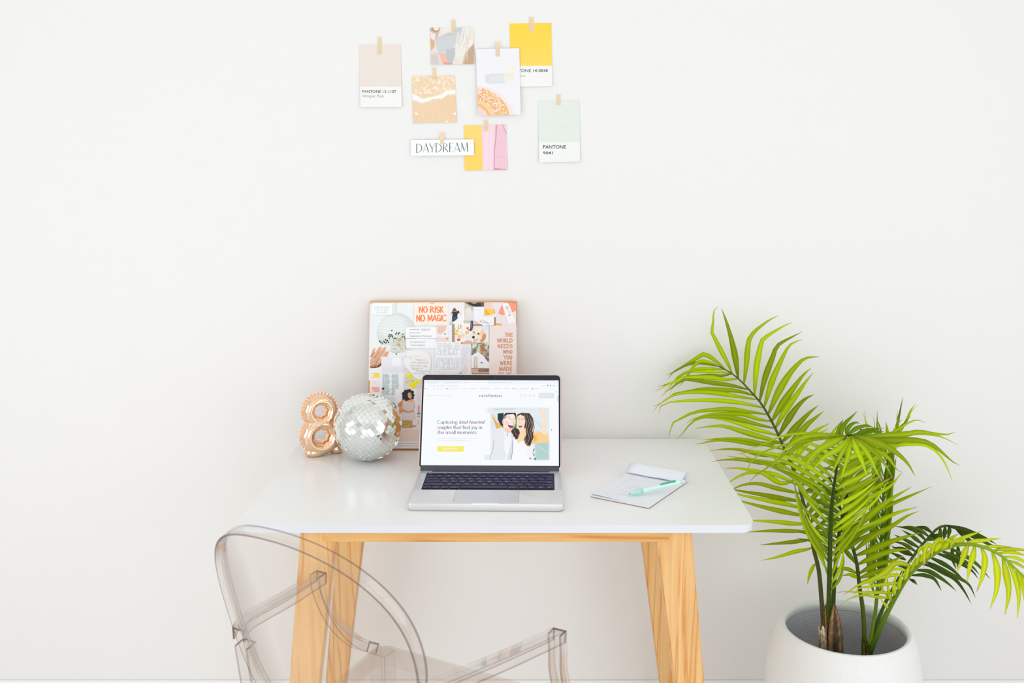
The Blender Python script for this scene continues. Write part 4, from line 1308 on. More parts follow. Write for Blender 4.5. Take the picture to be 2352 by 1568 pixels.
# flat feet, and soft pleats running in towards the holes and the seam
vv[:, 2] = np.maximum(vv[:, 2], 0.0004)
for cz, rin in ((TZ, 0.0262), (LZ, 0.0290)):
    dx, dz = vv[:, 0], vv[:, 2] - cz
    rr = np.hypot(dx, dz); aa = np.arctan2(dz, dx)
    own = np.abs(vv[:, 2] - cz) < 0.030
    w1 = np.clip((rin - rr) / 0.012, 0, 1) * own
    w2 = np.clip((rr - rin - 0.004) / 0.012, 0, 1) * own
    k = 0.0011 * w1 * (0.25 + 0.75 * (np.cos(aa) > -0.2)) * np.sin(aa * 8 + 1) + 0.0009 * w2 * np.sin(aa * 17 + 2 * np.sin(aa * 3))
    vv[:, 0] += k * np.cos(aa); vv[:, 2] += k * np.sin(aa)
vv = np.array([tuple(MF @ Vector(p)) for p in vv])
fs = [tuple(p.vertices) for p in me2.polygons]
mesh_obj('body', vv, fs, M_gold, fig, smooth=True)


def eight_outline(grow, wav):
    pts = []
    n = 160
    rt, rb = 0.0262 + 0.0142 + grow, 0.0290 + 0.0160 + grow
    # union outline of two discs walked by angle about the waist
    c1, c2 = TZ, LZ
    d = c1 - c2
    xw = 0.030
    A1 = math.asin(min(1, (0.079 - c1) / rt)); A2 = math.asin(min(1, (0.079 - c2) / rb))
    for k in range(n):
        a = A1 + (math.pi - 2 * A1) * k / (n - 1)
        r_ = rt + wav * math.sin(k * 1.15)
        pts.append((r_ * math.cos(a), c1 + r_ * math.sin(a) * 0.99))
    for k in range(n):
        a = math.pi - A2 + (math.pi + 2 * A2) * k / (n - 1)
        r_ = rb + wav * math.sin(k * 1.15)
        z = c2 + r_ * math.sin(a)
        pts.append((r_ * math.cos(a) * 1.04, max(z, 0.004)))
    return pts


bm = bmesh.new()
pts = eight_outline(0.0042, 0.0006)
v0 = [bm.verts.new((x, -0.0006 + 0.0009 * math.sin(i * 0.9), z)) for i, (x, z) in enumerate(pts)]
v1 = [bm.verts.new((x * 0.86, 0, (z - 0.079) * 0.88 + 0.079)) for x, z in pts]
v2 = [bm.verts.new((x, 0.0009 + 0.0009 * math.sin(i * 0.9), z)) for i, (x, z) in enumerate(pts)]
for A, B_ in ((v0, v1), (v1, v2), (v2, v0)):
    for i in range(len(pts)):
        j = (i + 1) % len(pts); bm.faces.new((A[i], A[j], B_[j], B_[i]))
bmesh.ops.transform(bm, matrix=MF, verts=bm.verts)
bm_obj('crimped_seam', bm, M_gold2, fig, smooth=False)

# ---------------------------------------------------------------- laptop
LW, LD, LT = 0.3126, 0.2212, 0.0155
lrz = R(-0.9)
lap = thing('laptop', 'open silver laptop with a dark keyboard and a pink-edged lid on the desk', 'laptop', (-0.083, -0.425, DZ), lrz)
ML = Matrix.Translation((-0.083, -0.536, DZ)) @ Matrix.Rotation(lrz, 4, 'Z')      # origin: front centre, on the desk
bm = bmesh.new(); rounded_slab(bm, -LW / 2, LW / 2, 0, LD, 0.0012, LT, 0.010, 0.0022, 8)
bmesh.ops.transform(bm, matrix=ML, verts=bm.verts); base = bm_obj('base', bm, M_alu, lap, auto=35)
for sx in (-1, 1):
    for y in (0.03, 0.19):
        bm = bmesh.new(); a, f = tube([(sx * 0.13, y, 0), (sx * 0.13, y, 0.0014)], 0.008, 16)
        mesh_obj('rubber_foot', [ML @ Vector(p) for p in a], f, M_hinge, base); bm.free()
bm = bmesh.new(); rounded_slab(bm, -0.0270, 0.0270, -0.0004, 0.0052, LT - 0.0022, LT + 0.00025, 0.0020, 0.0005, 4)
bmesh.ops.transform(bm, matrix=ML, verts=bm.verts); bm_obj('lid_notch', bm, M_trim, base)
bm = bmesh.new(); rounded_slab(bm, -0.065, 0.065, 0.0075, 0.0825, LT, LT + 0.00025, 0.0035, 0.0001, 5)
bmesh.ops.transform(bm, matrix=ML, verts=bm.verts); bm_obj('trackpad', bm, M_alu2, lap)
bm = bmesh.new()
for x0, x1, y0, y1 in ((-0.0654, -0.0650, 0.0075, 0.0825), (0.0650, 0.0654, 0.0075, 0.0825), (-0.065, 0.065, 0.0824, 0.0828)):
    box(bm, x0, x1, y0, y1, LT, LT + 0.0002, M=ML)
bm_obj('trackpad_gap', bm, M_hinge, lap)
KX, KY0, KY1 = 0.1385, 0.0855, 0.1965
bm = bmesh.new(); rounded_slab(bm, -KX, KX, KY0, KY1, LT, LT + 0.0003, 0.0035, 0.0001, 5)
bmesh.ops.transform(bm, matrix=ML, verts=bm.verts); kb = bm_obj('keyboard', bm, M_well, lap)
for sx in (-1, 1):
    P = []
    bm = bmesh.new(); x = sx * 0.1475
    box(bm, x - 0.0052, x + 0.0052, KY0, KY1, LT, LT + 0.0001, M=ML)
    bm_obj('speaker_grille', bm, M_alu2, lap)
rows = [
    (0.0125, [('esc', 1.55)] + [('F%d' % k, 1) for k in range(1, 13)] + [('', 1)]),
    (0.0175, [(c, 1) for c in '`1234567890-='] + [('delete', 1.5)]),
    (0.0175, [('tab', 1.5)] + [(c, 1) for c in 'QWERTYUIOP[]'] + [('\\', 1)]),
    (0.0175, [('caps lock', 1.78)] + [(c, 1) for c in "ASDFGHJKL;'"] + [('return', 1.78)]),
    (0.0175, [('shift', 2.35)] + [(c, 1) for c in 'ZXCVBNM,./'] + [('shift', 2.35)]),
    (0.0175, [('fn', 1), ('control', 1), ('option', 1), ('command', 1.25), ('', 5.4), ('command', 1.25), ('option', 1), ('<', 1), ('^', 1), ('>', 1)]),
]
y = KY1 - 0.002
gap = 0.0024
glV, glF = [], []
for hgt, ks in rows:
    tot = sum(w for _, w in ks); unit = (2 * KX - 0.004 + 0 * gap) / tot
    x = -KX + 0.002
    for lab, w in ks:
        x0, x1, y1, y0 = x + gap / 2, x + unit * w - gap / 2, y - gap * 0.35, y - hgt + gap * 0.65
        if lab == '^': y0a, y1a = y0, (y0 + y1) / 2 - 0.0003
        bm = bmesh.new()
        rounded_slab(bm, x0, x1, y0, y1, LT + 0.0003, LT + 0.0014, 0.0016, 0.0003, 3)
        bmesh.ops.transform(bm, matrix=ML, verts=bm.verts)
        key = bm_obj('key', bm, M_key, kb, auto=40)
        if lab:
            v, f = glyphs(lab, 0.008)
            a, b_ = v.min(0), v.max(0); hh = 0.0040 if len(lab) == 1 else (0.0022 if len(lab) > 2 or lab == 'fn' else 0.0026)
            if lab in "-=.,'`;": hh = 0.0018
            k_ = hh / max(b_[1] - a[1], 1e-6); ww = min((b_[0] - a[0]) * k_, (x1 - x0) * 0.8); kx_ = ww / max(b_[0] - a[0], 1e-6)
            if len(lab) == 1: cx = (x0 + x1) / 2 - ww / 2; cy = (y0 + y1) / 2 - hh / 2
            elif lab in ('delete', 'return') or (lab == 'shift' and x0 > 0): cx = x1 - ww - 0.002; cy = y0 + 0.002
            elif lab[0] == 'F': cx = (x0 + x1) / 2 - ww / 2; cy = y0 + 0.002
            else: cx = x0 + 0.002; cy = y0 + 0.002
            n0 = len(glV)
            glV += [tuple(ML @ Vector((cx + (q[0] - a[0]) * kx_, cy + (q[1] - a[1]) * k_, LT + 0.0016))) for q in v]
            glF += [tuple(n0 + i for i in q) for q in f]
        x += unit * w
    y -= hgt + (0.0014 if hgt < 0.015 else 0.0007)
mesh_obj('key_lettering', glV, glF, mat('key_print', (206, 204, 232), 0.5), kb)

# lid
TILT = R(28)
hy, hz = LD - 0.009, LT + 0.0005
MLid = ML @ Matrix.Translation((0, hy, hz)) @ Matrix.Rotation(-TILT, 4, 'X')      # x right, z up the lid, -y out of the display
LH = 0.2190
MLid = MLid @ Matrix.Translation((-0.0028, 0, 0)); LWL = 0.3134


def lid_slab(x0, x1, z0, z1, y0, y1, r, bev=0.0003, name='', m=None, parent=None):
    bm = bmesh.new()
    rounded_slab(bm, x0, x1, z0, z1, y0, y1, r, bev, 8)
    bmesh.ops.transform(bm, matrix=MLid @ Matrix(((1, 0, 0, 0), (0, 0, 1, 0), (0, 1, 0, 0), (0, 0, 0, 1))), verts=bm.verts)
    return bm_obj(name, bm, m, parent, auto=35)


lid = lid_slab(-LWL / 2, LWL / 2, 0.003, LH, 0.0008, 0.0048, 0.0100, 0.0006, 'lid', M_alu, lap)
lid_slab(-LWL / 2 + 0.0014, LWL / 2 - 0.0014, 0.0045, LH - 0.0014, 0.0, 0.0009, 0.0090, 0.0002, 'bezel', M_black, lid)
lid_slab(-LWL / 2 - 0.0013, LWL / 2 + 0.0013, 0.006, LH + 0.0015, 0.0022, 0.0066, 0.0115, 0.0008, 'lid_case', M_case, lap)
lid_slab(-LW / 2 + 0.0040, LW / 2 - 0.0040, -0.0030, 0.0105, -0.0008, 0.0008, 0.0010, 0.0004, 'hinge_cover', M_hinge, lid)
bm = bmesh.new()
for x0, x1 in ((-0.128, 0.128),):
    box(bm, x0, x1, LD - 0.017, LD - 0.006, LT - 0.0002, LT + 0.0004, M=ML)
bm_obj('hinge_channel', bm, M_hinge, lap)

# the display, found on the lid plane
Rm = MLid.to_3x3()
Lu = np.array(Rm @ Vector((1, 0, 0))); Lv = -np.array(Rm @ Vector((0, 0, 1))); Ln = np.array(Rm @ Vector((0, -1, 0)))
SW, SH = 0.3033, 0.1940
So = np.array(MLid @ Vector((-SW / 2, -0.0002, LH - 0.0135)))
Z6 = lambda x, y: (950 + x / 6.533, 850 + y / 6.533)
WH = (244, 248, 253)
P = Picture(So, Lu, Lv, Ln, SW, SH, 0.0005, WH, Z6)

P.rect(100, 140, 2250, 206, (238, 242, 249)).rect(800, 160, 1110, 210, (249, 250, 254))
LG = (206, 210, 220)
for x0, x1 in ((195, 370), (520, 680), (835, 1065), (1160, 1380)):
    P.line([(x0, 186), (x1, 186)], 9, LG, 0.8, 3)
for x, c in ((493, (236, 190, 130)), (817, (236, 110, 90)), (1137, (230, 190, 190)), (450, LG), (768, LG), (1095, LG), (1415, LG), (1465, LG)): P.ell(x, 186, 8, 8, c)
P.ell(307, 236, 6, 6, (60, 70, 80)).line([(330, 236), (680, 236)], 10, LG, 0.8, 4).ell(166, 233, 8, 7, LG).ell(255, 233, 8, 8, LG)
for x, c in ((1915, LG), (1957, LG), (2013, (40, 44, 60)), (2055, (60, 66, 80)), (2100, (150, 130, 130)), (2143, LG)): P.ell(x, 231, 8, 8, c)
x = 165
for w_, c in ((60, (180, 120, 130)), (60, None), (100, (190, 190, 200)), (60, (20, 30, 50)), (90, LG), (70, LG), (130, LG), (170, LG), (110, LG), (100, LG), (90, (190, 70, 70)), (120, (220, 120, 90)), (110, (70, 90, 150))):
    if c: P.ell(x, 277, 8, 7, c)
    P.line([(x + 24, 278), (x + 10 + w_ * 0.75, 278)], 8, LG, 0.75, 3); x += w_ + 38
for x0, x1 in ((195, 290), (315, 485), (510, 580)): P.line([(x0, 383), (x1, 383)], 9, (240, 216, 224), 0.9, 3)
for x in (1615, 1680, 1743, 1807): P.ell(x, 381, 23, 23, (246, 226, 224)).ell(x, 381, 12, 12, (250, 238, 238))
P.rect(1875, 338, 2110, 422, (222, 227, 234)).line([(1925, 381), (2060, 381)], 7, (238, 242, 248), 1, 3)
P.rect(2160, 380, 2172, 470, (170, 180, 220)).poly([(2136, 326), (2152, 318), (2150, 334)], (90, 90, 100))
P.poly([(2062, 884), (2078, 892), (2068, 906)], (60, 60, 90))
DK = (66, 60, 84)
P.sk('rachel betson', 985, 1325, 401, 40, DK, 2.4, 6.5)
P.sk('Capturing', 355, 660, 802, 50, (84, 78, 92), 2.6, 7.5).sk('kind-hearted', 680, 1057, 802, 50, (134, 52, 72), 2.8, 8, slant=0.28)
P.sk('couples', 355, 570, 880, 50, (134, 52, 72), 2.8, 8, slant=0.28).sk('that find joy in', 592, 1032, 880, 50, (84, 78, 92), 2.6, 7.5)
P.sk('the small moments.', 357, 957, 956, 50, (96, 66, 104), 2.6, 7.5)
P.text('Wedding and elopement photography for free-spirited', 357, 1016, 978, 1034, (192, 194, 204)).text('couples in the greater Philadelphia area.', 357, 1049, 845, 1067, (192, 194, 204))
P.rect(354, 1141, 751, 1220, (245, 232, 106)).text('INQUIRE NOW', 440, 1171, 658, 1190, (255, 255, 250), 0.03)
# the picture of a laughing couple on the page
P.rect(1075, 563, 2033, 1345, (236, 240, 245)).rect(1060, 641, 1153, 1268, WH)
P.rect(1153, 641, 2033, 1345, (232, 238, 242))
P.rect(1120, 563, 2033, 640, (226, 232, 236), 10).poly([(1200, 575), (1550, 565), (1500, 590), (1200, 600)], (206, 214, 218), 12)
P.poly([(1700, 680), (2033, 620), (2033, 1000), (1800, 900)], (222, 232, 236), 20)
for k in range(8): P.line([(1790 + 20 * k, 740 + 10 * k), (2033, 950 + 26 * k)], 5, (204, 218, 222), 0.7, 6)
P.poly([(1820, 1090), (2033, 1060), (2033, 1345), (1830, 1345)], (176, 208, 204), 18).line([(1850, 1120), (2030, 1250)], 7, (214, 232, 230), 0.9, 5)
P.rect(1155, 650, 1270, 880, (224, 230, 232), 16).line([(1160, 1000), (1200, 900)], 5, (200, 208, 210), 0.8, 5)
P.poly([(1262, 650), (1350, 640), (1345, 800), (1342, 900), (1262, 735)], (18, 44, 38), 5)
P.poly([(1460, 800), (1560, 700), (1545, 860), (1490, 900)], (74, 178, 64), 8).poly([(1500, 820), (1540, 800), (1535, 850)], (30, 110, 50), 5)
P.poly([(1160, 665), (1200, 668), (1235, 760), (1300, 815), (1345, 850), (1310, 885), (1250, 885), (1225, 800)], (238, 176, 92), 4).poly([(1158, 662), (1195, 664), (1215, 710), (1180, 700)], (250, 206, 170), 5)
P.line([(1250, 880), (1232, 820), (1215, 760)], 12, (220, 140, 60), 0.6, 6)
P.line([(1905, 640), (1898, 572)], 17, (250, 214, 204), 1, 4).line([(1935, 650), (1948, 566)], 15, (252, 222, 206), 1, 4).line([(1960, 660), (1985, 572)], 13, (250, 218, 200), 1, 4)
P.poly([(1895, 630), (1935, 640), (1968, 630), (1985, 650), (1978, 760), (1985, 850), (2010, 980), (1985, 990), (1925, 960), (1935, 720), (1900, 650)], (252, 222, 196), 4)
P.poly([(1760, 920), (1880, 915), (1960, 965), (2010, 960), (2035, 1040), (2000, 1085), (1870, 1090), (1780, 1110), (1735, 1060)], (252, 206, 140), 5)
P.poly([(1770, 990), (1850, 970), (1850, 1060), (1790, 1090)], (246, 182, 80), 14)
# her hair, face, dress
P.poly([(1590, 900), (1640, 880), (1720, 880), (1790, 960), (1800, 1060), (1740, 1150), (1580, 1130), (1540, 1000)], (252, 216, 176), 6)
P.poly([(1555, 660), (1620, 640), (1740, 645), (1790, 720), (1800, 820), (1780, 900), (1800, 1000), (1750, 1130), (1700, 1130), (1655, 1040), (1680, 940), (1640, 800), (1560, 780)], (58, 44, 44), 5)
for a in ([(1700, 670), (1740, 800), (1700, 900), (1740, 1020), (1700, 1120)], [(1740, 690), (1775, 820), (1745, 920), (1775, 1020)], [(1660, 660), (1700, 780), (1690, 860)], [(1690, 950), (1670, 1040), (1720, 1130)], [(1770, 720), (1795, 850), (1770, 950)]):
    P.line(a, 9, (186, 160, 138), 0.8, 6); P.line([(x + 16, y + 8) for x, y in a], 9, (30, 20, 26), 0.8, 5)
P.poly([(1530, 860), (1580, 890), (1600, 960), (1560, 1030), (1520, 1040), (1475, 960), (1460, 900)], (56, 36, 34), 5).line([(1500, 880), (1545, 980)], 14, (150, 96, 40), 0.8, 8)
P.poly([(1560, 690), (1600, 665), (1660, 690), (1678, 770), (1660, 850), (1620, 905), (1580, 895), (1552, 830), (1548, 750)], (252, 220, 200), 4)
P.line([(1572, 745), (1595, 738)], 5, (90, 60, 50)).line([(1620, 742), (1650, 744)], 5, (90, 60, 50)).line([(1565, 728), (1590, 722)], 4, (150, 110, 90)).line([(1615, 722), (1655, 726)], 4, (150, 110, 90))
P.line([(1598, 750), (1590, 790), (1602, 794)], 4, (226, 166, 140)).poly([(1575, 820), (1635, 818), (1628, 850), (1600, 868), (1580, 855)], (150, 44, 56), 3).poly([(1577, 820), (1634, 818), (1628, 832), (1582, 834)], (252, 250, 250), 2).ell(1605, 856, 16, 8, (236, 140, 150), 0, 3)
P.poly([(1620, 900), (1680, 860), (1690, 960), (1640, 1060), (1560, 1080), (1575, 980)], (252, 214, 166), 6)
P.poly([(1490, 1080), (1520, 1045), (1556, 1080), (1548, 1125), (1600, 1070), (1660, 1060), (1700, 1150), (1760, 1180), (1790, 1345), (1460, 1345), (1475, 1180)], (246, 247, 251), 4)
P.poly([(1700, 1150), (1790, 1160), (1810, 1200), (1780, 1345), (1700, 1345)], (238, 242, 246), 5).line([(1810, 1180), (1795, 1215)], 12, (90, 60, 50), 0.9, 4)
P.line([(1700, 1040), (1670, 1090), (1730, 1130)], 13, (120, 84, 60), 0.8, 6)
for x, y in ((1500, 1010), (1490, 1035), (1512, 1030), (1500, 1050)): P.ell(x, y, 16, 15, (246, 246, 244), 0, 4)
P.line([(1482, 1020), (1490, 1060)], 3, (60, 80, 60), 0.8).poly([(1780, 1230), (1830, 1270), (1800, 1290)], (120, 190, 170), 5).ell(1822, 1330, 16, 16, (40, 150, 70), 0, 4).ell(1752, 1322, 18, 10, (226, 110, 130), 20, 4)
# his head and jacket
P.poly([(1352, 720), (1350, 680), (1380, 640), (1530, 640), (1545, 700), (1530, 740), (1500, 660), (1400, 670), (1375, 720)], (28, 28, 34), 4)
P.poly([(1375, 700), (1400, 665), (1500, 655), (1528, 700), (1530, 790), (1500, 850), (1465, 905), (1440, 910), (1400, 870), (1375, 800), (1352, 830), (1330, 790), (1335, 740), (1360, 728)], (253, 232, 222), 4)
P.ell(1400, 790, 30, 34, (250, 204, 192), 0, 18).ell(1510, 800, 22, 34, (250, 200, 186), 0, 14).ell(1345, 775, 8, 18, (224, 110, 100), 0, 6)
P.poly([(1352, 690), (1400, 665), (1385, 715), (1360, 735)], (150, 146, 146), 7)
P.ell(1345, 770, 14, 32, (246, 196, 178), 0, 4)
P.line([(1415, 712), (1445, 722), (1450, 732)], 5, (80, 60, 56)).line([(1490, 738), (1520, 742)], 5, (80, 60, 56)).line([(1410, 690), (1450, 700)], 4, (130, 110, 100)).line([(1490, 712), (1524, 716)], 4, (130, 110, 100))
P.line([(1470, 735), (1480, 780), (1462, 786)], 5, (226, 160, 140)).poly([(1415, 800), (1500, 815), (1490, 860), (1450, 880), (1425, 850)], (120, 30, 36), 4).poly([(1418, 800), (1498, 815), (1490, 834), (1424, 820)], (250, 250, 250), 2).ell(1455, 862, 22, 12, (240, 120, 124), 20, 4)
P.poly([(1380, 850), (1440, 905), (1460, 905), (1450, 950), (1400, 950), (1360, 880)], (248, 200, 166), 5)
P.poly([(1160, 900), (1330, 855), (1400, 940), (1420, 1000), (1400, 1100), (1380, 1345), (1140, 1345), (1190, 1120), (1165, 1000)], (228, 232, 238), 5)
P.poly([(1340, 860), (1410, 960), (1450, 920), (1490, 960), (1500, 1080), (1455, 1345), (1380, 1345), (1350, 1180), (1370, 1000)], (240, 243, 248), 5)
P.poly([(1455, 920), (1500, 990), (1490, 1200), (1460, 1345), (1400, 1345), (1440, 1200), (1470, 1050)], (214, 222, 230), 5)
P.line([(1200, 1060), (1190, 1180), (1140, 1340)], 5, (110, 116, 130), 0.9, 4).line([(1490, 1060), (1485, 1220), (1462, 1340)], 6, (70, 76, 100), 0.8, 5).line([(1350, 1170), (1378, 1300)], 4, (150, 160, 176), 0.7, 4)
P.line([(1340, 870), (1400, 975)], 6, (196, 204, 212), 0.8, 4).line([(1405, 960), (1412, 990)], 6, (60, 40, 40), 0.9).line([(1450, 925), (1430, 970)], 5, (200, 206, 214), 0.8, 4)
P.rect(1060, 1266, 1142, 1345, (228, 232, 242)).rect(1142, 1340, 1150, 1350, WH)
P.build('screen', M_screen, lid, lift=0.0003)
bm = bmesh.new()
c0 = MLid @ Vector((0, -0.0004, LH - 0.0072)); a, f = tube([c0, c0 + Vector(tuple(Ln)) * 0.0002], 0.0011, 14); mesh_obj('camera_lens', a, f, M_well, lid); bm.free()

# ---------------------------------------------------------------- notepad and pen
PZ = DZ + 0.006
A = [at_z(1443, 1075, PZ), at_z(1575, 1103, PZ), at_z(1495.5, 1160, PZ), at_z(1366, 1139.5, PZ)]
nu = ((A[1] - A[0]) + (A[2] - A[3])) / 2; nv = ((A[3] - A[0]) + (A[2] - A[1])) / 2
NW, NH = np.linalg.norm(nu), np.linalg.norm(nv)
Nu = nu / NW; Nv = np.cross([0, 0, -1.], Nu); Nv = Nv if np.dot(Nv, nv) > 0 else -Nv
nc = sum(A) / 4; nO = nc - Nu * NW / 2 - Nv * NH / 2
pad = thing('notepad', 'white notepad with its top sheets rolled back beside the laptop', 'notepad', (nc[0], nc[1], DZ))
MN = Matrix(((Nu[0], -Nv[0], 0, nO[0]), (Nu[1], -Nv[1], 0, nO[1]), (0, 0, 1, DZ), (0, 0, 0, 1)))      # x along the top edge, -y down the page
bm = bmesh.new(); box(bm, 0, NW, -NH, 0, 0.0002, 0.0014, M=MN); bm_obj('cardboard_back', bm, M_card, pad)
bm = bmesh.new(); box(bm, 0.0005, NW - 0.0005, -NH + 0.0005, 0, 0.0014, 0.0050, 0.0004, M=MN); bm_obj('sheet_stack', bm, M_paper, pad)
Z8 = lambda x, y: (1340 + x / 8.4, 1050 + y / 8.4)
O8 = nO.copy(); O8[2] = DZ + 0.0050
P = Picture(O8, Nu, Nv, np.array([0, 0, 1.]), NW, NH, 0.0006, (236, 240, 247), Z8)
PK = (222, 196, 214); GY = (150, 140, 150)
P.line([(1060, 200), (1060, 300), (900, 410), (720, 540), (560, 640), (430, 730)], 7, PK, 0.9, 4)
P.line([(900, 420), (1200, 460), (1460, 522)], 6, (170, 158, 168), 1, 4).line([(1070, 345), (1300, 375), (1560, 420)], 4, (206, 204, 214), 0.8, 3)
P.line([(1590, 440), (1540, 505)], 4, (196, 184, 194), 0.8, 3)
g = np.random.default_rng(11)
for x0, y0, x1, y1 in ((940, 548, 1080, 575), (890, 572, 1100, 606), (850, 596, 1080, 640), (760, 645, 930, 680), (690, 688, 1040, 745), (650, 705, 930, 762), (580, 685, 620, 690), (675, 648, 700, 650), (1300, 636, 1510, 660), (970, 460, 1100, 484), (940, 380, 960, 384), (1150, 400, 1290, 418), (1240, 520, 1300, 530), (1370, 435, 1440, 445)):
    n = max(3, int((x1 - x0) / 14)); q = [(x0 + (x1 - x0) * k / n, y0 + (y1 - y0) * k / n + (7 if k % 2 else -7) * g.uniform(.4, 1)) for k in range(n + 1)]
    P.line(q, 4, GY if y0 > 540 else (200, 196, 206), 0.85, 3)
P.build('written_page', M_ink, pad, lift=0.0002, bend=lambda a, b_: 0.0030 * np.clip((b_ - 0.75) / 0.25, 0, 1) ** 2 * np.clip(1 - a * 1.6, 0, 1) + 0.002 * np.clip((0.25 - b_) / 0.25, 0, 1) ** 2)
# rolled-back sheets: a curl over the top edge, ending on the desk behind
V, F = [], []
prof = []
for k in range(22):
    a = R(-62 + 232 * k / 21)
    prof.append((0.002 + 0.0125 * math.sin(a) * 0 + 0.0145 * math.cos(a) * 0.9, 0.0150 + 0.0092 * math.sin(a)))
prof = [(-0.022 + 0.0, 0.0064)] + [(-0.022 + 0.018 * (1 - math.cos(R(t))) * 0.5 - 0.002 * math.sin(R(t)), 0.0064 + 0.0125 * math.sin(R(t * 0.5))) for t in range(20, 181, 20)]
prof += [(-0.004 + 0.013 * math.sin(R(t)), 0.0105 + 0.0084 * math.cos(R(t))) for t in range(20, 181, 20)]
prof += [(-0.010, 0.0018)]
prof = [(y * 1.25 - 0.002, 0.0018 + (z - 0.0018) * 1.3) for y, z in prof]
m_ = len(prof)
for i, xx in enumerate(np.linspace(0.0, NW, 8)):
    for yy, zz in prof:
        V.append(tuple(MN @ Vector((xx, yy, max(zz + 0.0006 * math.sin(i * 1.7), 0.0016)))))
for i in range(7):
    for j in range(m_ - 1): F.append((i * m_ + j, (i + 1) * m_ + j, (i + 1) * m_ + j + 1, i * m_ + j + 1))
o = mesh_obj('rolled_sheets', V, F, M_paper, pad, smooth=True)
md = o.modifiers.new('thick', 'SOLIDIFY'); md.thickness = 0.0007; md.offset = 0

pz = DZ + 0.0108
p0 = at_z(1443.5, 1134.5, DZ + 0.0102); p1 = at_z(1572, 1104, DZ + 0.0255)

pen = thing('pen', 'pale mint ballpoint pen with a teal clip lying across the notepad', 'pen', tuple((p0 + p1) / 2))
pd = (p1 - p0); PL = np.linalg.norm(pd); pd = pd / PL
seg = lambda t: tuple(p0 + pd * PL * t)
a, f = tube([seg(t) for t in (0.24, 0.26, 0.9, 0.92)], [0.0042, 0.0046, 0.0046, 0.0042], 18); mesh_obj('barrel', a, f, M_mint, pen, smooth=True)
a, f = tube([seg(t) for t in (0.035, 0.07, 0.13, 0.25)], [0.0016, 0.0028, 0.0040, 0.0047], 18); mesh_obj('grip', a, f, M_mint2, pen, smooth=True)
a, f = tube([seg(t) for t in (0.0, 0.012, 0.04)], [0.0004, 0.0009, 0.0016], 12); mesh_obj('tip', a, f, M_staple, pen, smooth=True)
a, f = tube([seg(t) for t in (0.92, 0.99, 1.0)], [0.0026, 0.0026, 0.0020], 14); mesh_obj('push_button', a, f, M_mint, pen, smooth=True)
pdv = Vector(tuple(pd)); sd = pdv.cross(Vector((0, 0, 1))).normalized(); up = sd.cross(pdv)
MP = Matrix(((pdv.x, sd.x, up.x, 0), (pdv.y, sd.y, up.y, 0), (pdv.z, sd.z, up.z, 0), (0, 0, 0, 1)))
MP.translation = Vector(seg(0.56))
bm = bmesh.new(); rounded_slab(bm, 0, PL * 0.28, -0.0012, 0.0034, 0.0048, 0.0064, 0.0018, 0.0005, 5); box(bm, PL * 0.22, PL * 0.27, 0.0004, 0.0040, 0.0036, 0.0052, 0.0005)
bmesh.ops.transform(bm, matrix=MP, verts=bm.verts); bm_obj('clip', bm, M_teal, pen, auto=40)

# ---------------------------------------------------------------- pot
RZ, PR = 0.405, 0.140
pc = at_z(1942, 1437, RZ)
pot = thing('plant_pot', 'large white ribbed ceramic pot with a glazed rim on the floor by the desk', 'plant pot', (pc[0], pc[1], 0))
prof = [(0.0005, 0.0), (0.105, 0.0), (0.118, 0.008), (0.140, 0.07), (0.160, 0.15), (0.170, 0.215), (0.171, 0.27), (0.167, 0.318), (0.159, 0.358), (0.150, 0.388), (PR + 0.003, RZ - 0.004), (PR, RZ - 0.001)]
prof = [(r_, z) for r_, z in crom(prof, 60)]
V, F = lathe(prof, 96); V = [(x + pc[0], y + pc[1], z) for x, y, z in V]
mesh_obj('outer_wall', V, F, M_pot, pot, smooth=True)
prof = [(PR, RZ - 0.001), (PR - 0.002, RZ), (PR - 0.006, RZ - 0.0005), (PR - 0.010, RZ - 0.006), (PR - 0.011, RZ - 0.022), (PR - 0.009, RZ - 0.0235)]
V, F = lathe(prof, 96); V = [(x + pc[0], y + pc[1], z) for x, y, z in V]
mesh_obj('glazed_rim', V, F, M_potrim, pot, smooth=True)
prof = [(PR - 0.009, RZ - 0.0235), (PR - 0.004, RZ - 0.045), (PR + 0.006, RZ - 0.085), (PR + 0.012, 0.26), (PR + 0.006, 0.18), (PR + 0.005, 0.10), (0.0005, 0.10)]
V, F = lathe(prof, 96); V = [(x + pc[0], y + pc[1], z) for x, y, z in V]
mesh_obj('inner_wall', V, F, M_potin, pot, smooth=True)
bm = bmesh.new(); bmesh.ops.create_circle(bm, cap_ends=True, radius=PR + 0.005, segments=48)
r_ = bmesh.ops.extrude_face_region(bm, geom=list(bm.faces)); bmesh.ops.translate(bm, vec=(0, 0, -0.04), verts=[v for v in r_['geom'] if isinstance(v, bmesh.types.BMVert)])
bmesh.ops.translate(bm, vec=(pc[0], pc[1], 0.255), verts=bm.verts)
tag(bm_obj('potting_soil', bm, M_soil), 'dark potting soil inside the white pot under the palm', 'soil', kind='stuff')

# ---------------------------------------------------------------- palm
palm = thing('palm_plant', 'leafy green potted palm arching over the right side of the desk', 'palm', (pc[0], pc[1], 0.255))


def pts_of(s):
    q = [float(t) for t in s.replace(',', ' ').split()]
    return np.array(q).reshape(-1, 2)


G_BRIGHT, G_LIME, G_MID, G_DARK, G_YEL = (178, 198, 0), (184, 206, 18), (132, 166, 8), (78, 106, 16), (214, 224, 30)
TIP = (204, 164, 110)
COLJ = random.Random(21)


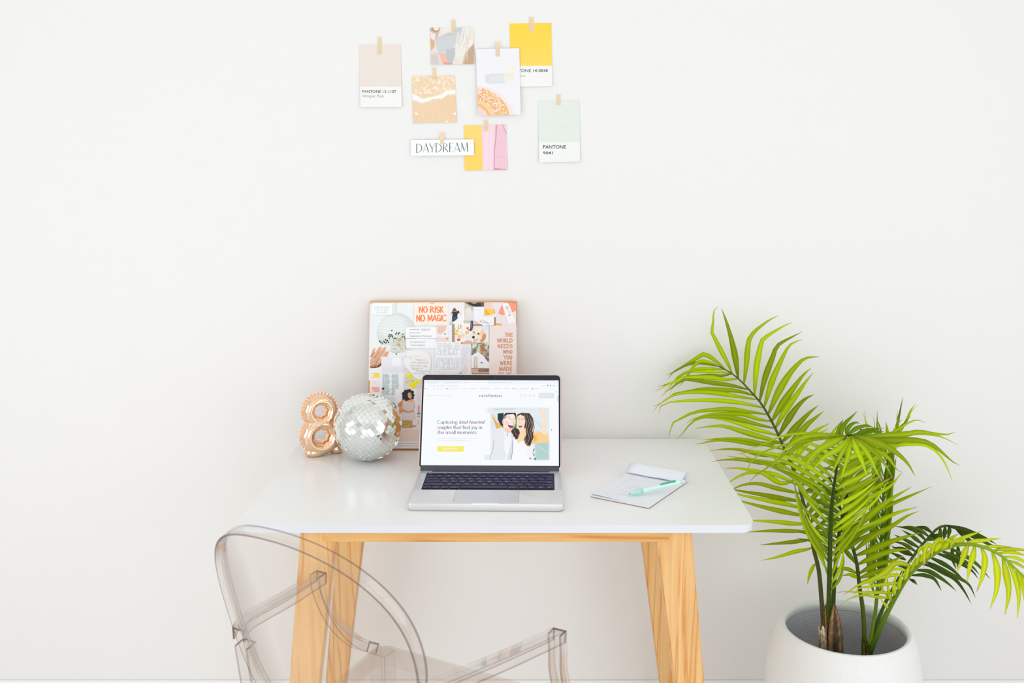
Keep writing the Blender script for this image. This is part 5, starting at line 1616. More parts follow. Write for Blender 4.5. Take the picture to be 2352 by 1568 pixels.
def leaflet(V, F, K, pts3, width, col, fold=0.35, sharp=0.5, blunt=0.10, tipc=TIP, twist=0.0, n=14):
    """a folded ribbon along 3D points; width in metres"""
    P = crom(pts3, n)
    jit = 1 + COLJ.uniform(-0.22, 0.10) * (0.35 if col[0] > 200 else 1)
    col = np.array(col, float) * jit
    tip0 = 1 - COLJ.uniform(0.02, 0.09)
    n0 = len(V)
    for i in range(n):
        s = i / (n - 1)
        t = P[min(i + 1, n - 1)] - P[max(i - 1, 0)]; t /= max(np.linalg.norm(t), 1e-9)
        view = P[i] - CAM; view /= np.linalg.norm(view)
        b = np.cross(t, view); b /= max(np.linalg.norm(b), 1e-9); nn = np.cross(b, t)
        if nn @ view > 0: nn = -nn
        a = twist * (s - 0.2)
        b2 = b * math.cos(a) + nn * math.sin(a); n2 = nn * math.cos(a) - b * math.sin(a)
        w = width * (min(1.0, 0.22 + 0.78 * (s / 0.34) ** 0.75) if s < 0.34 else ((1 - s) / 0.66) ** 0.8)
        w = max(w, 0.0006) / 2
        L_ = P[i] + b2 * w - n2 * w * fold; R_ = P[i] - b2 * w - n2 * w * fold
        V += [L_, P[i], R_]
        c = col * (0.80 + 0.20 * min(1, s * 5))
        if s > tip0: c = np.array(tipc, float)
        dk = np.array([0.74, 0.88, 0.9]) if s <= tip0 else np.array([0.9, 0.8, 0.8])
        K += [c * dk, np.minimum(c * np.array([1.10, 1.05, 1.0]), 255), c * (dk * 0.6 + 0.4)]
    for i in range(n - 1):
        a = n0 + 3 * i
        F += [(a, a + 1, a + 4, a + 3), (a + 1, a + 2, a + 5, a + 4)]


def frond(stem, depth, rad, leaves, col, stemcol, base_from=None, spread=(0.0, 0.0), label=None, extra=None, wscale=1.0, fold=0.35):
    """stem: pixel path read off the plant, depth: y (room) at the stations 0..1 of that path.
    leaves: list of 'w|x,y x,y ...' from base to tip. The depth of each base is that of the nearest point of the stem."""
    S = pts_of(stem)
    nst = 40
    S2 = crom(S, nst)
    dt = np.linspace(0, 1, nst)
    yy = np.interp(dt, np.linspace(0, 1, len(depth)), depth)
    S3 = np.array([at_y(p[0], p[1], y) for p, y in zip(S2, yy)])
    V, F, K = [], [], []
    for k, ln in enumerate(leaves):
        head, body = ln.split('|'); hh = head.split(':')
        w = float(hh[0]) * wscale; dy = float(hh[1]) if len(hh) > 1 and hh[1] else COLJ.uniform(*spread)
        c_ = col if len(hh) < 3 else {'b': G_BRIGHT, 'l': G_LIME, 'm': G_MID, 'd': G_DARK, 'y': G_YEL}[hh[2]]
        Q = pts_of(body)
        i = int(np.argmin(((S2 - Q[0]) ** 2).sum(1)))
        y0 = yy[i]
        L_ = len(Q); acc = np.r_[0, np.cumsum(np.linalg.norm(np.diff(Q, axis=0), axis=1))]; acc /= acc[-1]
        bow = COLJ.uniform(0.0, 0.02)
        for nud in (0, .02, -.02, .04, -.04, .06, -.06, .08, -.08, .1, -.1, -.13, -.16):      # keep clear of the desktop
            p3 = [at_y(q[0], q[1], min(y0 + (dy + nud) * a - bow * math.sin(a * math.pi), -0.014)) for q, a in zip(Q, acc)]
            T = crom(p3, 40)
            if not any(t[0] < DX1 + 0.006 and DY0 - .006 < t[1] and DZ - 0.028 < t[2] < DZ + 0.009 for t in T): break
        else:
            print('desk contact', k, body[:20])
        if np.hypot(*(S2[i] - Q[0])) < 9: p3[0] = S3[i]
        px = np.linalg.norm(at_y(Q[0][0] + 1, Q[0][1], y0) - at_y(Q[0][0], Q[0][1], y0))
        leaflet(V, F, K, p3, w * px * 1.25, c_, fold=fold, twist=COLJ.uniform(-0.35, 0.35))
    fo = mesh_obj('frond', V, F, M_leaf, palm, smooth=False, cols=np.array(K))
    if label: fo['label'] = label
    a, f = tube(S3, list(np.interp(dt, np.linspace(0, 1, len(rad)), rad)), 8)
    cc = np.array([np.array(stemcol[0]) * (1 - t) + np.array(stemcol[1]) * t for t in dt]).repeat(8, 0)
    so = mesh_obj('stalk', a, f, M_stem, fo, smooth=True, cols=cc)
    return fo


# the tall frond at the left, close to the wall
A_L = '''9:.03|1663,847 1644,829 1626,816 1615,813.5 1602,821 1579,835 1551,852 1530,862
7:.0|1650,841.6 1636,834 1617,829 1605,831 1594,840 1583,856 1571,873.5 1558,890
6:.02|1649,841.6 1627.5,836.5 1606,833 1587,835 1566,843 1547,854 1533,871
6:.0|1658,846.7 1635,846 1612,846.7 1592,849 1576,855 1561,862 1551,872 1540,886 1525,900
7:.0|1675,855 1650.5,853.7 1621,852 1589,853 1571,858 1560,867 1545,891 1537,905
8:.02|1686,864 1661,862.6 1634,862 1604.6,864.5 1571,867 1548.5,876 1520,886 1510,888
9:-.02|1700,875 1669.6,871.6 1634,867 1596,866.5 1564,869.6 1538,881 1520,890.7 1504,899
9:-.02|1715.6,889 1678.6,884.7 1627.6,877.7 1576.5,871 1564,875 1544.6,889 1528,900.6 1519,911
10:.0|1728,903.4 1691,897 1653,895.5 1615,894 1576.5,900.6 1551,904 1530.6,917 1514,928 1501,934
9:-.02|1737,917 1691,909.5 1640,902 1589,900.6 1557,904.4 1538,912 1519,925 1507.6,935 1500,945
9:.0|1748,933 1717,928 1679,922 1640,919 1596,919 1550,922 1526,927 1517,934 1512,950
9:-.02|1757,949.5 1717,945 1678.6,939.5 1634,941 1595.6,946 1576.5,954 1555,965.7 1543,973 1540,985 1536,1008
9:.0|1769,967.7 1740,962 1710.5,951.6 1678.6,949.7 1646.7,950 1621,953 1602,959 1589,963 1576.5,972
9:-.03|1778,984 1740,974.6 1704,964 1666,956.7 1627.5,956.7 1608,958.6 1592,967 1579,980 1569,994 1553,1009
9:-.02|1785.6,999 1740,987 1704,974.6 1666,964 1627.6,959 1608,962
11:-.03|1790,1012 1740,1001 1698,988.6 1666,979 1640,978 1615,981 1597,984
11:-.04|1797,1022 1740,1019 1704,1014 1666,1010 1638,1011.5 1611,1018 1597,1019
8:-.04|1803,1032 1740,1016 1700,1008 1640,1007 1620,1010 1612,1007
9:-.04|1808,1048 1740,1042 1704,1033 1672,1031 1635,1034 1629,1036
9:-.03|1815,1062 1740,1061 1704,1055.6 1672,1055 1647,1057.5 1634,1060
9:.02|1825,1085 1780,1066 1730,1056 1690,1050 1670,1047
10:.0|1829,1104 1795,1110 1752,1086 1697.6,1075 1665,1075.4
9:.03|1836,1115 1784,1090.6 1730,1084 1702,1090.6 1677,1106 1662,1122
9:.03|1843,1130 1784,1121 1741,1110 1708,1113 1687,1121 1672,1130
10:.03|1847,1152 1800,1145 1752,1136 1689,1125 1668,1118
10:.03|1853,1166 1800,1156 1762.6,1149 1695.4,1135 1675,1129
10:.03|1857,1186 1815,1178 1762.6,1166.4 1704,1151 1684,1144
9:.03|1863,1208 1820,1202 1784,1198 1729.4,1195 1712,1194
8:.03|1867,1221 1820,1219 1773,1218.5 1712,1221.7
8:.02|1870,1239 1840,1242 1795,1246.7 1745,1251
8:.01|1874,1257 1850,1262 1827.6,1266 1784,1279 1748,1287
7:.01|1878,1284 1868,1300 1860,1318 1854,1342
9:.02|1680.5,857.5 1672,835 1657,807 1639.7,772.7 1635,762.5 1637.8,743 1640.3,713 1650,703
12:.0|1699.6,872.6 1688.5,819 1680,778.6 1669.6,742 1657,707
11:.02|1716,886.6 1714,840 1718,795.4 1720.7,780 1733,761.7 1753,745 1770,733 1788,725
12:.02|1730.5,902 1737,847 1748,789.8 1753,778.6 1778,761.7 1806,745.6 1820,740
12:.02|1743,917.5 1757,868 1776.8,813.6 1783.8,795.4 1799,784 1820,773 1843,761
12:.02|1754.7,934.7 1773,875.4 1799,818 1810.5,796.8 1820,788 1843,779
14:.02|1766,951 1790,896 1813,858.5 1828.7,840 1847,823.5 1862,820 1883,819
14:.02|1775.8,967 1795,930 1813,903.5 1831.5,878 1847,858.5 1864,844
13:.02|1784,984 1805,940 1831.5,903.5 1848,879.6 1868,855
13:.03|1791,999 1819,950 1847,918 1871,905
13:.03|1804,1018 1833,975 1861,946 1881,930
14:.02|1805,1030 1830,1004 1854,975 1877,956 1893,943
13:.02|1809,1044 1832,1020 1856,1001 1880,985 1905,972
12:.0|1816.5,1060 1840,1032 1875,1000 1903,984
11:.0|1822,1078 1855,1050 1895,1020 1918,985 1936,964
12:.0|1830,1100 1870,1065 1910,1010 1945,970 1966,946
10:.0:m|1836,1120 1866,1100 1896,1078 1918,1062
10:.0:m|1842,1140 1866,1122 1892,1104 1915,1092
10:.0:m|1848,1160 1870,1140 1890,1122 1912,1110
10:.0:m|1853,1180 1872,1160 1890,1144 1912,1130
10:.0:m|1858,1200 1874,1184 1892,1168 1912,1152
9:.0:m|1864,1226 1880,1210 1896,1194 1912,1180
9:.0:m|1868,1248 1882,1232 1896,1218 1910,1206'''.split('\n')
frond('1893,1470 1891,1430 1888,1390 1880,1305 1869,1262 1860,1208 1845,1153 1834,1110 1815,1060 1805,1038.5 1791,1006 1781,984 1763,950 1745,922 1728,903 1707,880 1682,858 1663,847 1650,841',
      [pc[1] + 0.02, -0.25, -0.20, -0.15, -0.10, -0.065], [0.0055, 0.0052, 0.0042, 0.0036, 0.0028, 0.0014], A_L, G_BRIGHT, ((84, 78, 44), (64, 96, 10)),
      label='tall frond with its leaflets fanned flat, reaching left over the desk')

# the edge-on upright frond
F_L = []
fs_ = crom(pts_of('2011,1400 2017,1335 2021,1284 2025,1223 2029,1141 2033,1092 2039.6,1054 2042,1040 2046,1012 2060,985 2075,965'), 30)
for k in range(2, 26):
    x, y = fs_[k]
    up = 110 + 30 * math.sin(k)
    F_L.append('6:-.01:m|%g,%g %g,%g %g,%g %g,%g' % (x, y, x + 13, y - 30, x + 24, y - 80, x + 26 + (k % 3) * 3, y - up))
    if k < 24: F_L.append('6:.01:m|%g,%g %g,%g %g,%g %g,%g' % (x, y, x - 12, y - 26, x - 20, y - 70, x - 20 - (k % 3) * 3, y - up))
F_L += ['5::l|2040,1056 2010,1040 1996,1001 1989,973 1985.6,943', '5::y|2040,1050 2008,1010 1992,975 1981,946', '6::l|2042,1040 2037,998 2035,970', '6::l|2043,1036 2041,998 2036,970',
        '6::l|2044,1024 2052,993 2060,977 2070,965', '6::l|2046,1016 2063,995 2080,969 2091.5,942 2103,927', '5::l|2050,1010 2082,967 2094,943.5 2109,930', '5::m|2050,1004 2067.6,981 2080,969 2092,954']
frond('1994,1492 2003,1450 2011,1400 2017,1335 2021,1284 2025,1223 2029,1141 2033,1092 2039.6,1054 2046,1012 2060,985',
      [pc[1], -0.25, -0.2, -0.17], [0.0045, 0.004, 0.003, 0.0018], F_L, G_MID, ((120, 150, 30), (60, 96, 20)), spread=(-.02, .02), label='upright frond seen edge on')

# the low dark frond behind, at the right
E_L = '''8:.02|2111,1256 2081,1240 2052,1227
8:.02|2119.6,1248 2095,1231 2070,1216
8:.02|2128,1238 2106,1221 2086,1213 2055,1208
8:.02|2136,1231 2114.6,1218 2090,1210 2064,1210
8:.02|2146,1225 2123,1211.5 2096,1210
8:.02|2106,1264.5 2073,1248 2048,1244
8:.02|2098,1270 2073,1259.6 2048,1257
8:.02|2092,1278 2065,1263 2046,1252
8:.02|2081,1286 2056.6,1273 2044,1269
8:.02|2072,1300 2052,1288 2040,1280
7:.0|2129,1240 2146,1237 2168,1239
7:.0|2136,1230 2156,1229 2176,1232
8:.0|2143,1224 2150,1234 2148,1246
8:.0|2156,1214 2160,1230 2156,1246
8:.0|2166,1209 2170,1226 2166,1242
8:.0|2176,1207 2180,1222 2176,1240
10:.0|2172,1207 2200,1212 2235,1224 2264,1236 2290,1250
10:.0|2182,1207 2214,1220 2250,1238 2285,1256 2312,1262
9:-.02|2190,1211 2210,1226 2235,1246 2262,1258
8:-.03|2200,1214 2215,1232 2225,1246
8:.0|2092,1321 2114.6,1320 2129.5,1322 2146,1329 2163,1357
9:.0|2100,1309 2131,1311 2156,1324 2181,1342.5 2197,1358
9:.0|2110,1294 2133,1297.7 2164,1312.6 2192.5,1329 2214,1356 2231,1387
9:.0|2122,1288 2148,1298 2181,1317.6 2206,1329 2225.7,1342.5 2241,1373
9:.0|2133,1278 2164,1292.7 2189,1309 2219,1337.5
9:.0|2146,1268 2189,1284 2230.6,1309 2248,1330
9:.0|2156,1262 2197,1279.5 2230.6,1299 2250,1320
8:.0|2170,1254 2210,1272 2245,1296 2275,1330
7:.0|2088,1329 2098,1334 2107,1343
8:.0|2187.5,1252 2187.5,1279.5 2196,1308
8:.0|2200,1250 2201,1275 2198,1306
8:.0|2150,1232 2162,1246 2190,1262'''.split('\n')
frond('1998,1490 2012,1440 2030,1392 2054,1346 2078,1306 2101,1273 2114.6,1254.6 2128,1240 2143,1223 2156,1211.5 2176,1206.5 2197.5,1213 2230,1228 2264,1245',
      [pc[1] + 0.02, -0.295, -0.25, -0.18, -0.15], [0.0045, 0.0042, 0.0036, 0.003, 0.0015], E_L, G_DARK, ((70, 90, 24), (60, 84, 26)), label='dark green low frond behind the yellow one')

# second stalk with wide leaflets reaching right
C_L = '''12:-.04|1962,1262 2003,1231 2044,1210.6 2084.5,1184 2110,1174
13:-.04|1967,1280 2003,1261.6 2054,1241 2114,1223
12:-.03|1971,1296 2013,1276 2054,1263.7 2096,1262
11:-.02|1975,1312.6 2013,1296 2054,1286 2077,1275
10:-.02|1978,1325 2013,1312.6 2049,1299
12:-.04|1956,1242 1982,1219 2023,1194 2064,1176 2107,1164
13:-.05|1951,1224 2003,1178 2044,1147 2094,1118
8:-.05|1948,1212 1993,1182 2064,1151 2142,1116
8:-.04|1950,1216 2000,1180 2060,1150 2110,1128
12:-.05|1944,1204 1962,1172 2003,1140 2044,1117 2072,1084
11:-.04|1941,1194 1970,1150 2010,1120 2050,1094
9:-.02|1980,1336 2010,1330 2040,1322
9:.0:m|1970,1300 1942,1264 1920,1243 1903,1229
8:.0|1974,1316 1942,1305.5 1899,1308
8:.0|1977,1330 1952,1319 1932,1322
10:.0:m|1963,1262 1948,1240 1942,1218 1940,1200
10:.0:m|1958,1250 1946,1230 1944,1200 1950,1170
9:.0:m|1930,1168 1920,1140 1900,1120 1880,1104
9:.0:m|1925,1150 1905,1125 1880,1105 1860,1092
9:.0:m|1938,1186 1915,1170 1890,1158 1868,1140
9:.0:m|1945,1210 1920,1190 1895,1178 1872,1166
9:.0:m|1950,1228 1930,1215 1905,1200 1880,1186
10:-.03|1934,1174 1955,1140 1990,1110 2030,1090
10:-.03|1928,1156 1945,1125 1975,1098 2010,1078
10:-.03|1921,1134 1940,1106 1966,1082 2000,1064
9:-.03|1914,1116 1935,1088 1960,1070 1985,1056'''.split('\n')
frond('1984,1496 1985,1450 1982,1400 1974,1345 1968,1294 1958,1253.5 1946,1210.6 1931,1170 1919,1129 1905,1096',
      [pc[1] - 0.01, -0.30, -0.29, -0.28], [0.0056, 0.0050, 0.0042, 0.0034, 0.002], C_L, G_BRIGHT, ((84, 102, 14), (36, 56, 10)), label='mid green frond with wide leaflets pointing right')

# a darker stalk just behind the main one
G_L = []
gs = crom(pts_of('1920,1290 1925,1243 1933,1194 1942,1157 1948,1121 1956,1090 1962,1050 1970,1012'), 22)
for k in range(1, 21):
    x, y = gs[k]; l = 80 + 30 * math.sin(k * .9)
    G_L.append('10:-.03:%s|%g,%g %g,%g %g,%g' % ('mb'[k % 2], x, y, x + l * .5, y - l * .36, x + l * 1.05, y - l * .62))
    G_L.append('9:.02:m|%g,%g %g,%g %g,%g' % (x, y, x - l * .45, y - l * .30, x - l * .9, y - l * .40))
frond('1914,1480 1914,1400 1918,1310 1925,1243 1933,1194 1942,1157 1948,1121 1956,1090 1962,1050 1970,1012 1978,985',
      [pc[1] + 0.01, -0.31, -0.29, -0.27, -0.25], [0.005, 0.0045, 0.0036, 0.002], G_L, G_MID, ((60, 80, 12), (34, 50, 10)))

# the main frond that leans towards the room, with its crown at the top
B_L = '''5:.0|1899,1335 1882,1262 1860,1229 1840,1175 1828,1130 1822,1098
7:.0|1900,1320 1875,1260 1850,1215 1832,1160 1824,1112
8:.0|1900,1300 1878,1250 1856,1210 1838,1160 1830,1122
7:.02|1903,1230 1871,1192 1845,1164 1830,1132 1823,1104
7:.02|1904,1204 1871,1166 1838,1123 1815,1082
8:.02|1905,1182 1860,1146 1828,1101 1790,1078 1740,1060 1700,1040
8:.02|1907,1164 1871,1123 1838,1101 1784,1075 1752,1062 1700,1054
8:.02|1909,1148 1882,1118 1817,1082 1788.6,1064.5 1740,1055 1716,1050
9:.02|1911,1132 1860,1090 1795,1056 1730,1038 1691,1043
10:.02|1913,1116 1860,1073 1817,1051.5 1730,1034 1698,1030
9:.02|1917,1098 1871,1064 1828,1045 1786,1040
9:.02|1920,1080 1880,1046 1840,1026 1800,1020
9:.02|1926,1058 1890,1032 1860,1018 1820,1010
7:.01|1901,1276 1880,1240 1862,1210 1846,1180
6:.01|1901,1290 1882,1262 1866,1236 1850,1206
6:.01|1902,1262 1880,1228 1858,1196 1840,1150
7:-.03|1904,1262 1925,1240 1950,1212 1972,1180
7:-.03|1904,1282 1922,1262 1948,1232 1976,1196
7:-.03|1903,1300 1925,1272 1955,1236 1985,1180 2000,1120
6:-.02|1902,1330 1918,1300 1932,1260 1938,1220
6:-.02|1902,1345 1922,1320 1934,1290 1938,1240
6:-.02|1903,1360 1928,1330 1938,1290 1936,1262
8:-.04|1906,1236 1940,1206 1975,1180 2010,1150 2042,1100
8:-.04|1907,1216 1940,1192 1975,1165 2008,1130
9:-.04|1909,1192 1945,1168 1980,1142 2012,1110
9:-.04|1911,1168 1952,1146 1990,1122 2020,1096
10:-.04|1913,1146 1952,1124 2003,1094 2026,1066
10:-.04|1916,1126 1950,1106 1985,1088 2020,1050
10:-.04|1918,1104 1955,1082 1990,1062 2020,1042
11:-.04|1922,1082 1960,1062 2000,1044 2036,1032
11:-.04|1926,1064 1965,1046 2005,1030 2040,1018
6:-.02|1944,995 1882,996 1826,996 1784,1005 1756,1019 1712,1034
9:-.05|1944,996.5 1896,998 1854,1002 1826,1013 1805,1031.5 1790,1045.6 1769,1078
7:-.04|1940,998 1900,999 1868,1006 1826,1027 1798,1045 1760,1075 1735,1092 1712,1118
6:-.03|1940,999 1850,1012 1795,1023 1752,1038.5 1730,1054 1713,1084 1705,1100
15:-.06|1950,999 1919,1013 1882,1031.5 1861,1052.6 1847,1076 1834,1092
13:-.06|1952,1002 1924.5,1031.5 1896,1048 1875,1069 1867,1080
10:-.05|1952,1004 1938,1031 1924,1060 1908,1092
10:-.05|1953,1006 1948,1045 1939,1075 1932,1102
12:-.06|1955,1006 1968,1033 1980.7,1061 1992,1098
10:-.05|1957,1004 1982,1026 2000,1054 2013,1082 2025,1102
9:-.06|1955.4,998 1982,1016 2017,1046 2038,1074 2050,1098
13:-.08|1955.4,996.8 1996,1008 2045,1030 2073,1051.5 2088.7,1069.7 2102,1094
14:-.02|1955,999 1989,1004 2038,1001 2080,996.8 2112.5,991 2139,995 2178,997.5 2194,992
13:-.02|1955,1001 1989,1008 2052,1011 2108,1011 2136,1018 2157,1033 2188,1060 2205,1069
9:-.02|1957,1004 1996,1014 2052,1020.6 2112.5,1019 2136,1026 2154.6,1040 2173,1068 2187,1104
8:.02|1957,1000 2010,1000 2045,996 2066,984 2087,970 2108,964 2124,970
6:.0|2000,1004 2060,1000 2110,996 2150,1000 2171,1006.6 2199,1021
9:.0:m|1940,1002 1946,986 1955,975 1968,970 1975,974
9:.02:m|1947,999 1955,992 1968,983 1992,977 2008,983
9:.02:m|1950,1000 1969.5,998 1982,990 2003,985.5 2030,983
8:.02:m|1955,1004 1982,1001 1993,992.6 2007,990.5 2032,990.5
9:.02:m|1930,1012 1932,992 1940,973 1952.6,960 1969,944
8:.02:m|1922,1012 1925,990 1932,972 1937,963
10:-.05|1965,1006 2005,1030 2040,1050 2060,1078 2072,1084
11:-.02|1960,1000 2000,1016 2046,1026 2075,1018 2100,1012'''.split('\n')
frond('1905,1490 1904,1440 1904,1382 1906,1284 1909,1182 1915,1121 1921,1080 1931.5,1031.5 1940,1008 1948,998 1956,1000',
      [pc[1] - 0.005, -0.36, -0.39, -0.43, -0.46], [0.0066, 0.0058, 0.0052, 0.0042, 0.0026, 0.0014], B_L, G_LIME, ((66, 90, 8), (36, 52, 8)),
      label='central frond whose crown bends over towards the room')

# the arching yellow-green frond at the right
D_L = '''15:-.04|2224,1247 2218,1263 2209,1288 2197,1314
15:-.04|2240.6,1248 2235.6,1273 2227,1304 2221,1338
15:-.04|2257,1252 2262,1279.5 2257,1321 2243,1359
17:-.04|2278.7,1263 2290,1304 2288.7,1354 2274,1398
17:-.04|2298.6,1276 2312,1321 2317,1362 2308,1412
14:-.04|2317,1291 2333,1329 2340,1370.6 2337,1420
11:-.03|2335,1309 2347,1337.5 2354,1388
10:-.03|2342,1317.6 2358,1350 2368,1390
9:.02|2190,1250 2200,1240 2222,1231 2256,1219
11:.02|2215,1250 2235,1243 2255.5,1241 2284,1237 2300,1237
8:.02|2255,1254 2289,1254.6 2324,1255.4
10:.02|2275,1262 2313.5,1261 2352,1263 2376,1266
9:.02|2285,1266 2322,1268 2352,1274.5 2366,1280
9:.02|2300,1275 2330,1280 2352,1289 2380,1302
8:.02|2312,1285 2335,1293 2352,1303 2372,1318
13:-.03|2171,1256 2166,1243 2156,1240 2146,1250 2139,1281
12:-.03|2140,1274 2139,1256 2133,1250 2125,1263 2122,1304
11:-.03|2124,1286 2124,1268 2118,1256 2110,1266 2109,1288
13:-.04|2215,1250 2212,1243 2199,1241 2187,1247 2183,1264
12:.0|2166,1259 2173,1250 2184,1237 2203,1224
14:.0|2150,1268 2154,1255 2165,1247 2178,1248
14:.0|2160,1262 2172,1252 2184,1240 2190,1240
12:.0|2182,1254 2186,1244 2176,1240 2168,1243
14:-.05|2098,1305 2076,1294 2054,1294 2037.5,1310.6 2003,1331 1972,1343 1938,1366
9:-.05|2085,1322 2060,1320 2030,1325 2003,1335 1989,1368
9:-.04|2075,1338 2035,1341 1995,1347 1970,1352 1961,1370
8:-.04|2062,1358 2020,1360 1980,1360 1940,1358 1921,1361
7:-.04|2052,1376 2010,1370 1985,1366 1950,1375 1929,1390
7:-.03|2090,1316 2064,1306 2046,1312 2034,1335 2028,1352
8:.0|2050,1378 2034,1362 2022,1345
10:-.01|2052,1374 2054,1340 2061,1310
11:-.01|2062,1358 2068,1330 2075,1304
11:-.01|2074,1340 2084,1312 2092,1284
12:-.01|2086,1324 2096,1302 2104,1276
12:-.01|2098,1308 2106,1288 2116,1270
9:-.01|2046,1388 2041,1360 2037,1318
8:-.02|2042,1398 2030,1384 2018,1370
12:-.01|2110,1296 2120,1276 2132,1262
12:-.01|2124,1286 2134,1268 2148,1256'''.split('\n')
frond('1998,1500 2006,1478 2020,1445 2040,1402 2056.6,1370.6 2081,1329 2106,1301 2133,1279.5 2164,1261 2197.5,1251 2239,1251 2272,1261 2305,1279.5 2335,1307.6 2352,1322.6 2372,1345',
      [pc[1] - 0.02, -0.37, -0.41, -0.46, -0.50], [0.0062, 0.0056, 0.0050, 0.0042, 0.003, 0.0016], D_L, G_YEL, ((80, 112, 20), (150, 180, 30)),
      label='arching yellow-green frond drooping to the right', wscale=0.78)

# dry leaf sheaths at the foot of the stalks
def sheath(px, w0, c0, c1, y, jag, name='leaf_sheath', label=None, green=False):
    P_ = pts_of(px); m_ = 24; n = 22
    p3 = [at_y(p[0], p[1], y) for p in crom(P_, m_)]
    V, F, K = [], [], []
    rr = random.Random(jag)
    jg = [rr.uniform(0, 0.022) for _ in range(n)]; st = [rr.uniform(0.5, 1.25) for _ in range(n)]; rg = [rr.uniform(-0.0016, 0.0012) for _ in range(n)]
    for i, p in enumerate(p3):
        t = i / (m_ - 1)
        w = np.interp(t, np.linspace(0, 1, len(w0)), w0)
        for j in range(n):
            a = 2 * math.pi * j / n
            zz = -jg[j] * max(0, (t - 0.8) / 0.2)
            ww = w + rg[j] * min(1, w / 0.008) + 0.0006 * math.sin(i * 1.9 + j)
            V.append(p + np.array([ww * math.cos(a), ww * 0.7 * math.sin(a), zz]))
            c = (np.array(c0) * (1 - t) + np.array(c1) * t) * st[j] * (0.8 + 0.35 * rr.random())
            if green and rr.random() < 0.45 and math.cos(a) > -0.1 and 0.15 < t < 0.72: c = c * 0.35 + np.array([60, 78, 44]) * 0.65
            K.append(np.clip(c, 0, 255))
    for i in range(m_ - 1):
        for j in range(n): F.append((i * n + j, i * n + (j + 1) % n, (i + 1) * n + (j + 1) % n, (i + 1) * n + j))
    o = mesh_obj(name, V, F, M_stem, palm, cols=np.array(K))
    if label: o['label'] = label


sheath('1921,1540 1919,1490 1919,1440 1918,1410 1917,1380', [0.0175, 0.018, 0.017, 0.011, 0.001], (112, 84, 62), (140, 108, 74), pc[1] - 0.035, 3, label='cut grey-brown stump ending in a point', green=True)
sheath('1892,1540 1891,1480 1889,1445 1889,1432', [0.012, 0.012, 0.010, 0.009], (58, 46, 36), (226, 206, 170), pc[1] - 0.03, 5)
sheath('1904,1520 1902,1450 1900,1412 1897,1385', [0.017, 0.016, 0.010, 0.004], (150, 102, 58), (168, 116, 70), pc[1] - 0.012, 8)
sheath('1992,1545 1991,1500 1988,1480 1986,1462', [0.019, 0.015, 0.010, 0.006], (112, 84, 34), (98, 110, 30), pc[1] - 0.02, 9)

# ---------------------------------------------------------------- transparent chair
YAW = 0.5004
Fd = np.array([math.sin(YAW), math.cos(YAW), 0]); Rd = np.array([math.cos(YAW), -math.sin(YAW), 0]); Up = np.array([0, 0, 1.])
armL = np.array([-0.389, -0.628, 0]); armR = np.array([0.065, -0.870, 0])
cc = (armL + armR) / 2                                    # between the arm fronts
chair = thing('armchair', 'clear see-through plastic armchair with a round back, pushed up to the desk', 'chair', tuple(cc - Fd * 0.12), -YAW)
W2 = 0.257                                                # half width at the arms


def loc(r_, f_, z): return cc + Rd * r_ + Fd * f_ + Up * z


# round back: a thin curved panel inside a deeper rim
BCn = np.array([-0.3443, -1.0881, 0.7448]); BA, BB, REC, KAP, EG, NP_ = 0.1818, 0.1925, 0.2731, 1.61, -0.045, 2.19
Ub = -Fd * math.sin(REC) + Up * math.cos(REC); Nb = Fd * math.cos(REC) + Up * math.sin(REC)


def back_pt(t, k=1.0, d=0.0):
    ct, st = math.cos(t), math.sin(t)
    q = (abs(ct) ** NP_ + abs(st) ** NP_) ** (-1 / NP_) * k
    x = BA * ct * q * (1 + EG * st * q)
    return BCn + Rd * x + Ub * BB * st * q + Fd * KAP * x * x + Nb * d


n = 96
V, F = [], []
ths = [2 * math.pi * i / n for i in range(n)]
prof = [(1.0, 0.0), (1.0, 0.024), (0.984, 0.024), (0.984, 0.0)]
for t in ths:
    for k, d in prof: V.append(back_pt(t, k, d))
for i in range(n):
    for j in range(4): F.append((i * 4 + j, ((i + 1) % n) * 4 + j, ((i + 1) % n) * 4 + (j + 1) % 4, i * 4 + (j + 1) % 4))
rimo = mesh_obj('back_rim', V, F, None, chair, mats=[M_sheet, M_rim], fmat=[j % 2 for i in range(n) for j in range(4)])
bm = bmesh.new(); bm.from_mesh(rimo.data); bmesh.ops.recalc_face_normals(bm, faces=bm.faces)
bmesh.ops.bevel(bm, geom=[e for e in bm.edges if abs(e.calc_face_angle(0)) > 1.0], offset=0.0006, segments=1, affect='EDGES', material=1)
bm.to_mesh(rimo.data); bm.free(); rimo.data.polygons.foreach_set('use_smooth', [True] * len(rimo.data.polygons)); rimo.data.set_sharp_from_angle(angle=R(50))
# panel
V, F = [], []
ks = [0.0, 0.25, 0.5, 0.75, 0.974]
for side, d in ((0, 0.010), (1, 0.0135)):
    for k in ks[1:]:
        for t in ths: V.append(back_pt(t, k, d))
    V.append(back_pt(0, 0.0001, d))
m_ = 4 * n + 1
for s_ in (0, 1):
    b0 = s_ * m_
    for i in range(n):
        F.append((b0 + 4 * n, b0 + i, b0 + (i + 1) % n))
        for j in range(3): F.append((b0 + j * n + i, b0 + (j + 1) * n + i, b0 + (j + 1) * n + (i + 1) % n, b0 + j * n + (i + 1) % n))
for i in range(n): F.append((3 * n + i, m_ + 3 * n + i, m_ + 3 * n + (i + 1) % n, 3 * n + (i + 1) % n))
po = mesh_obj('back_panel', V, F, M_sheet, chair)
bm = bmesh.new(); bm.from_mesh(po.data); bmesh.ops.recalc_face_normals(bm, faces=bm.faces); bm.to_mesh(po.data); bm.free()
po.data.polygons.foreach_set('use_smooth', [True] * len(po.data.polygons)); po.data.set_sharp_from_angle(angle=R(40))


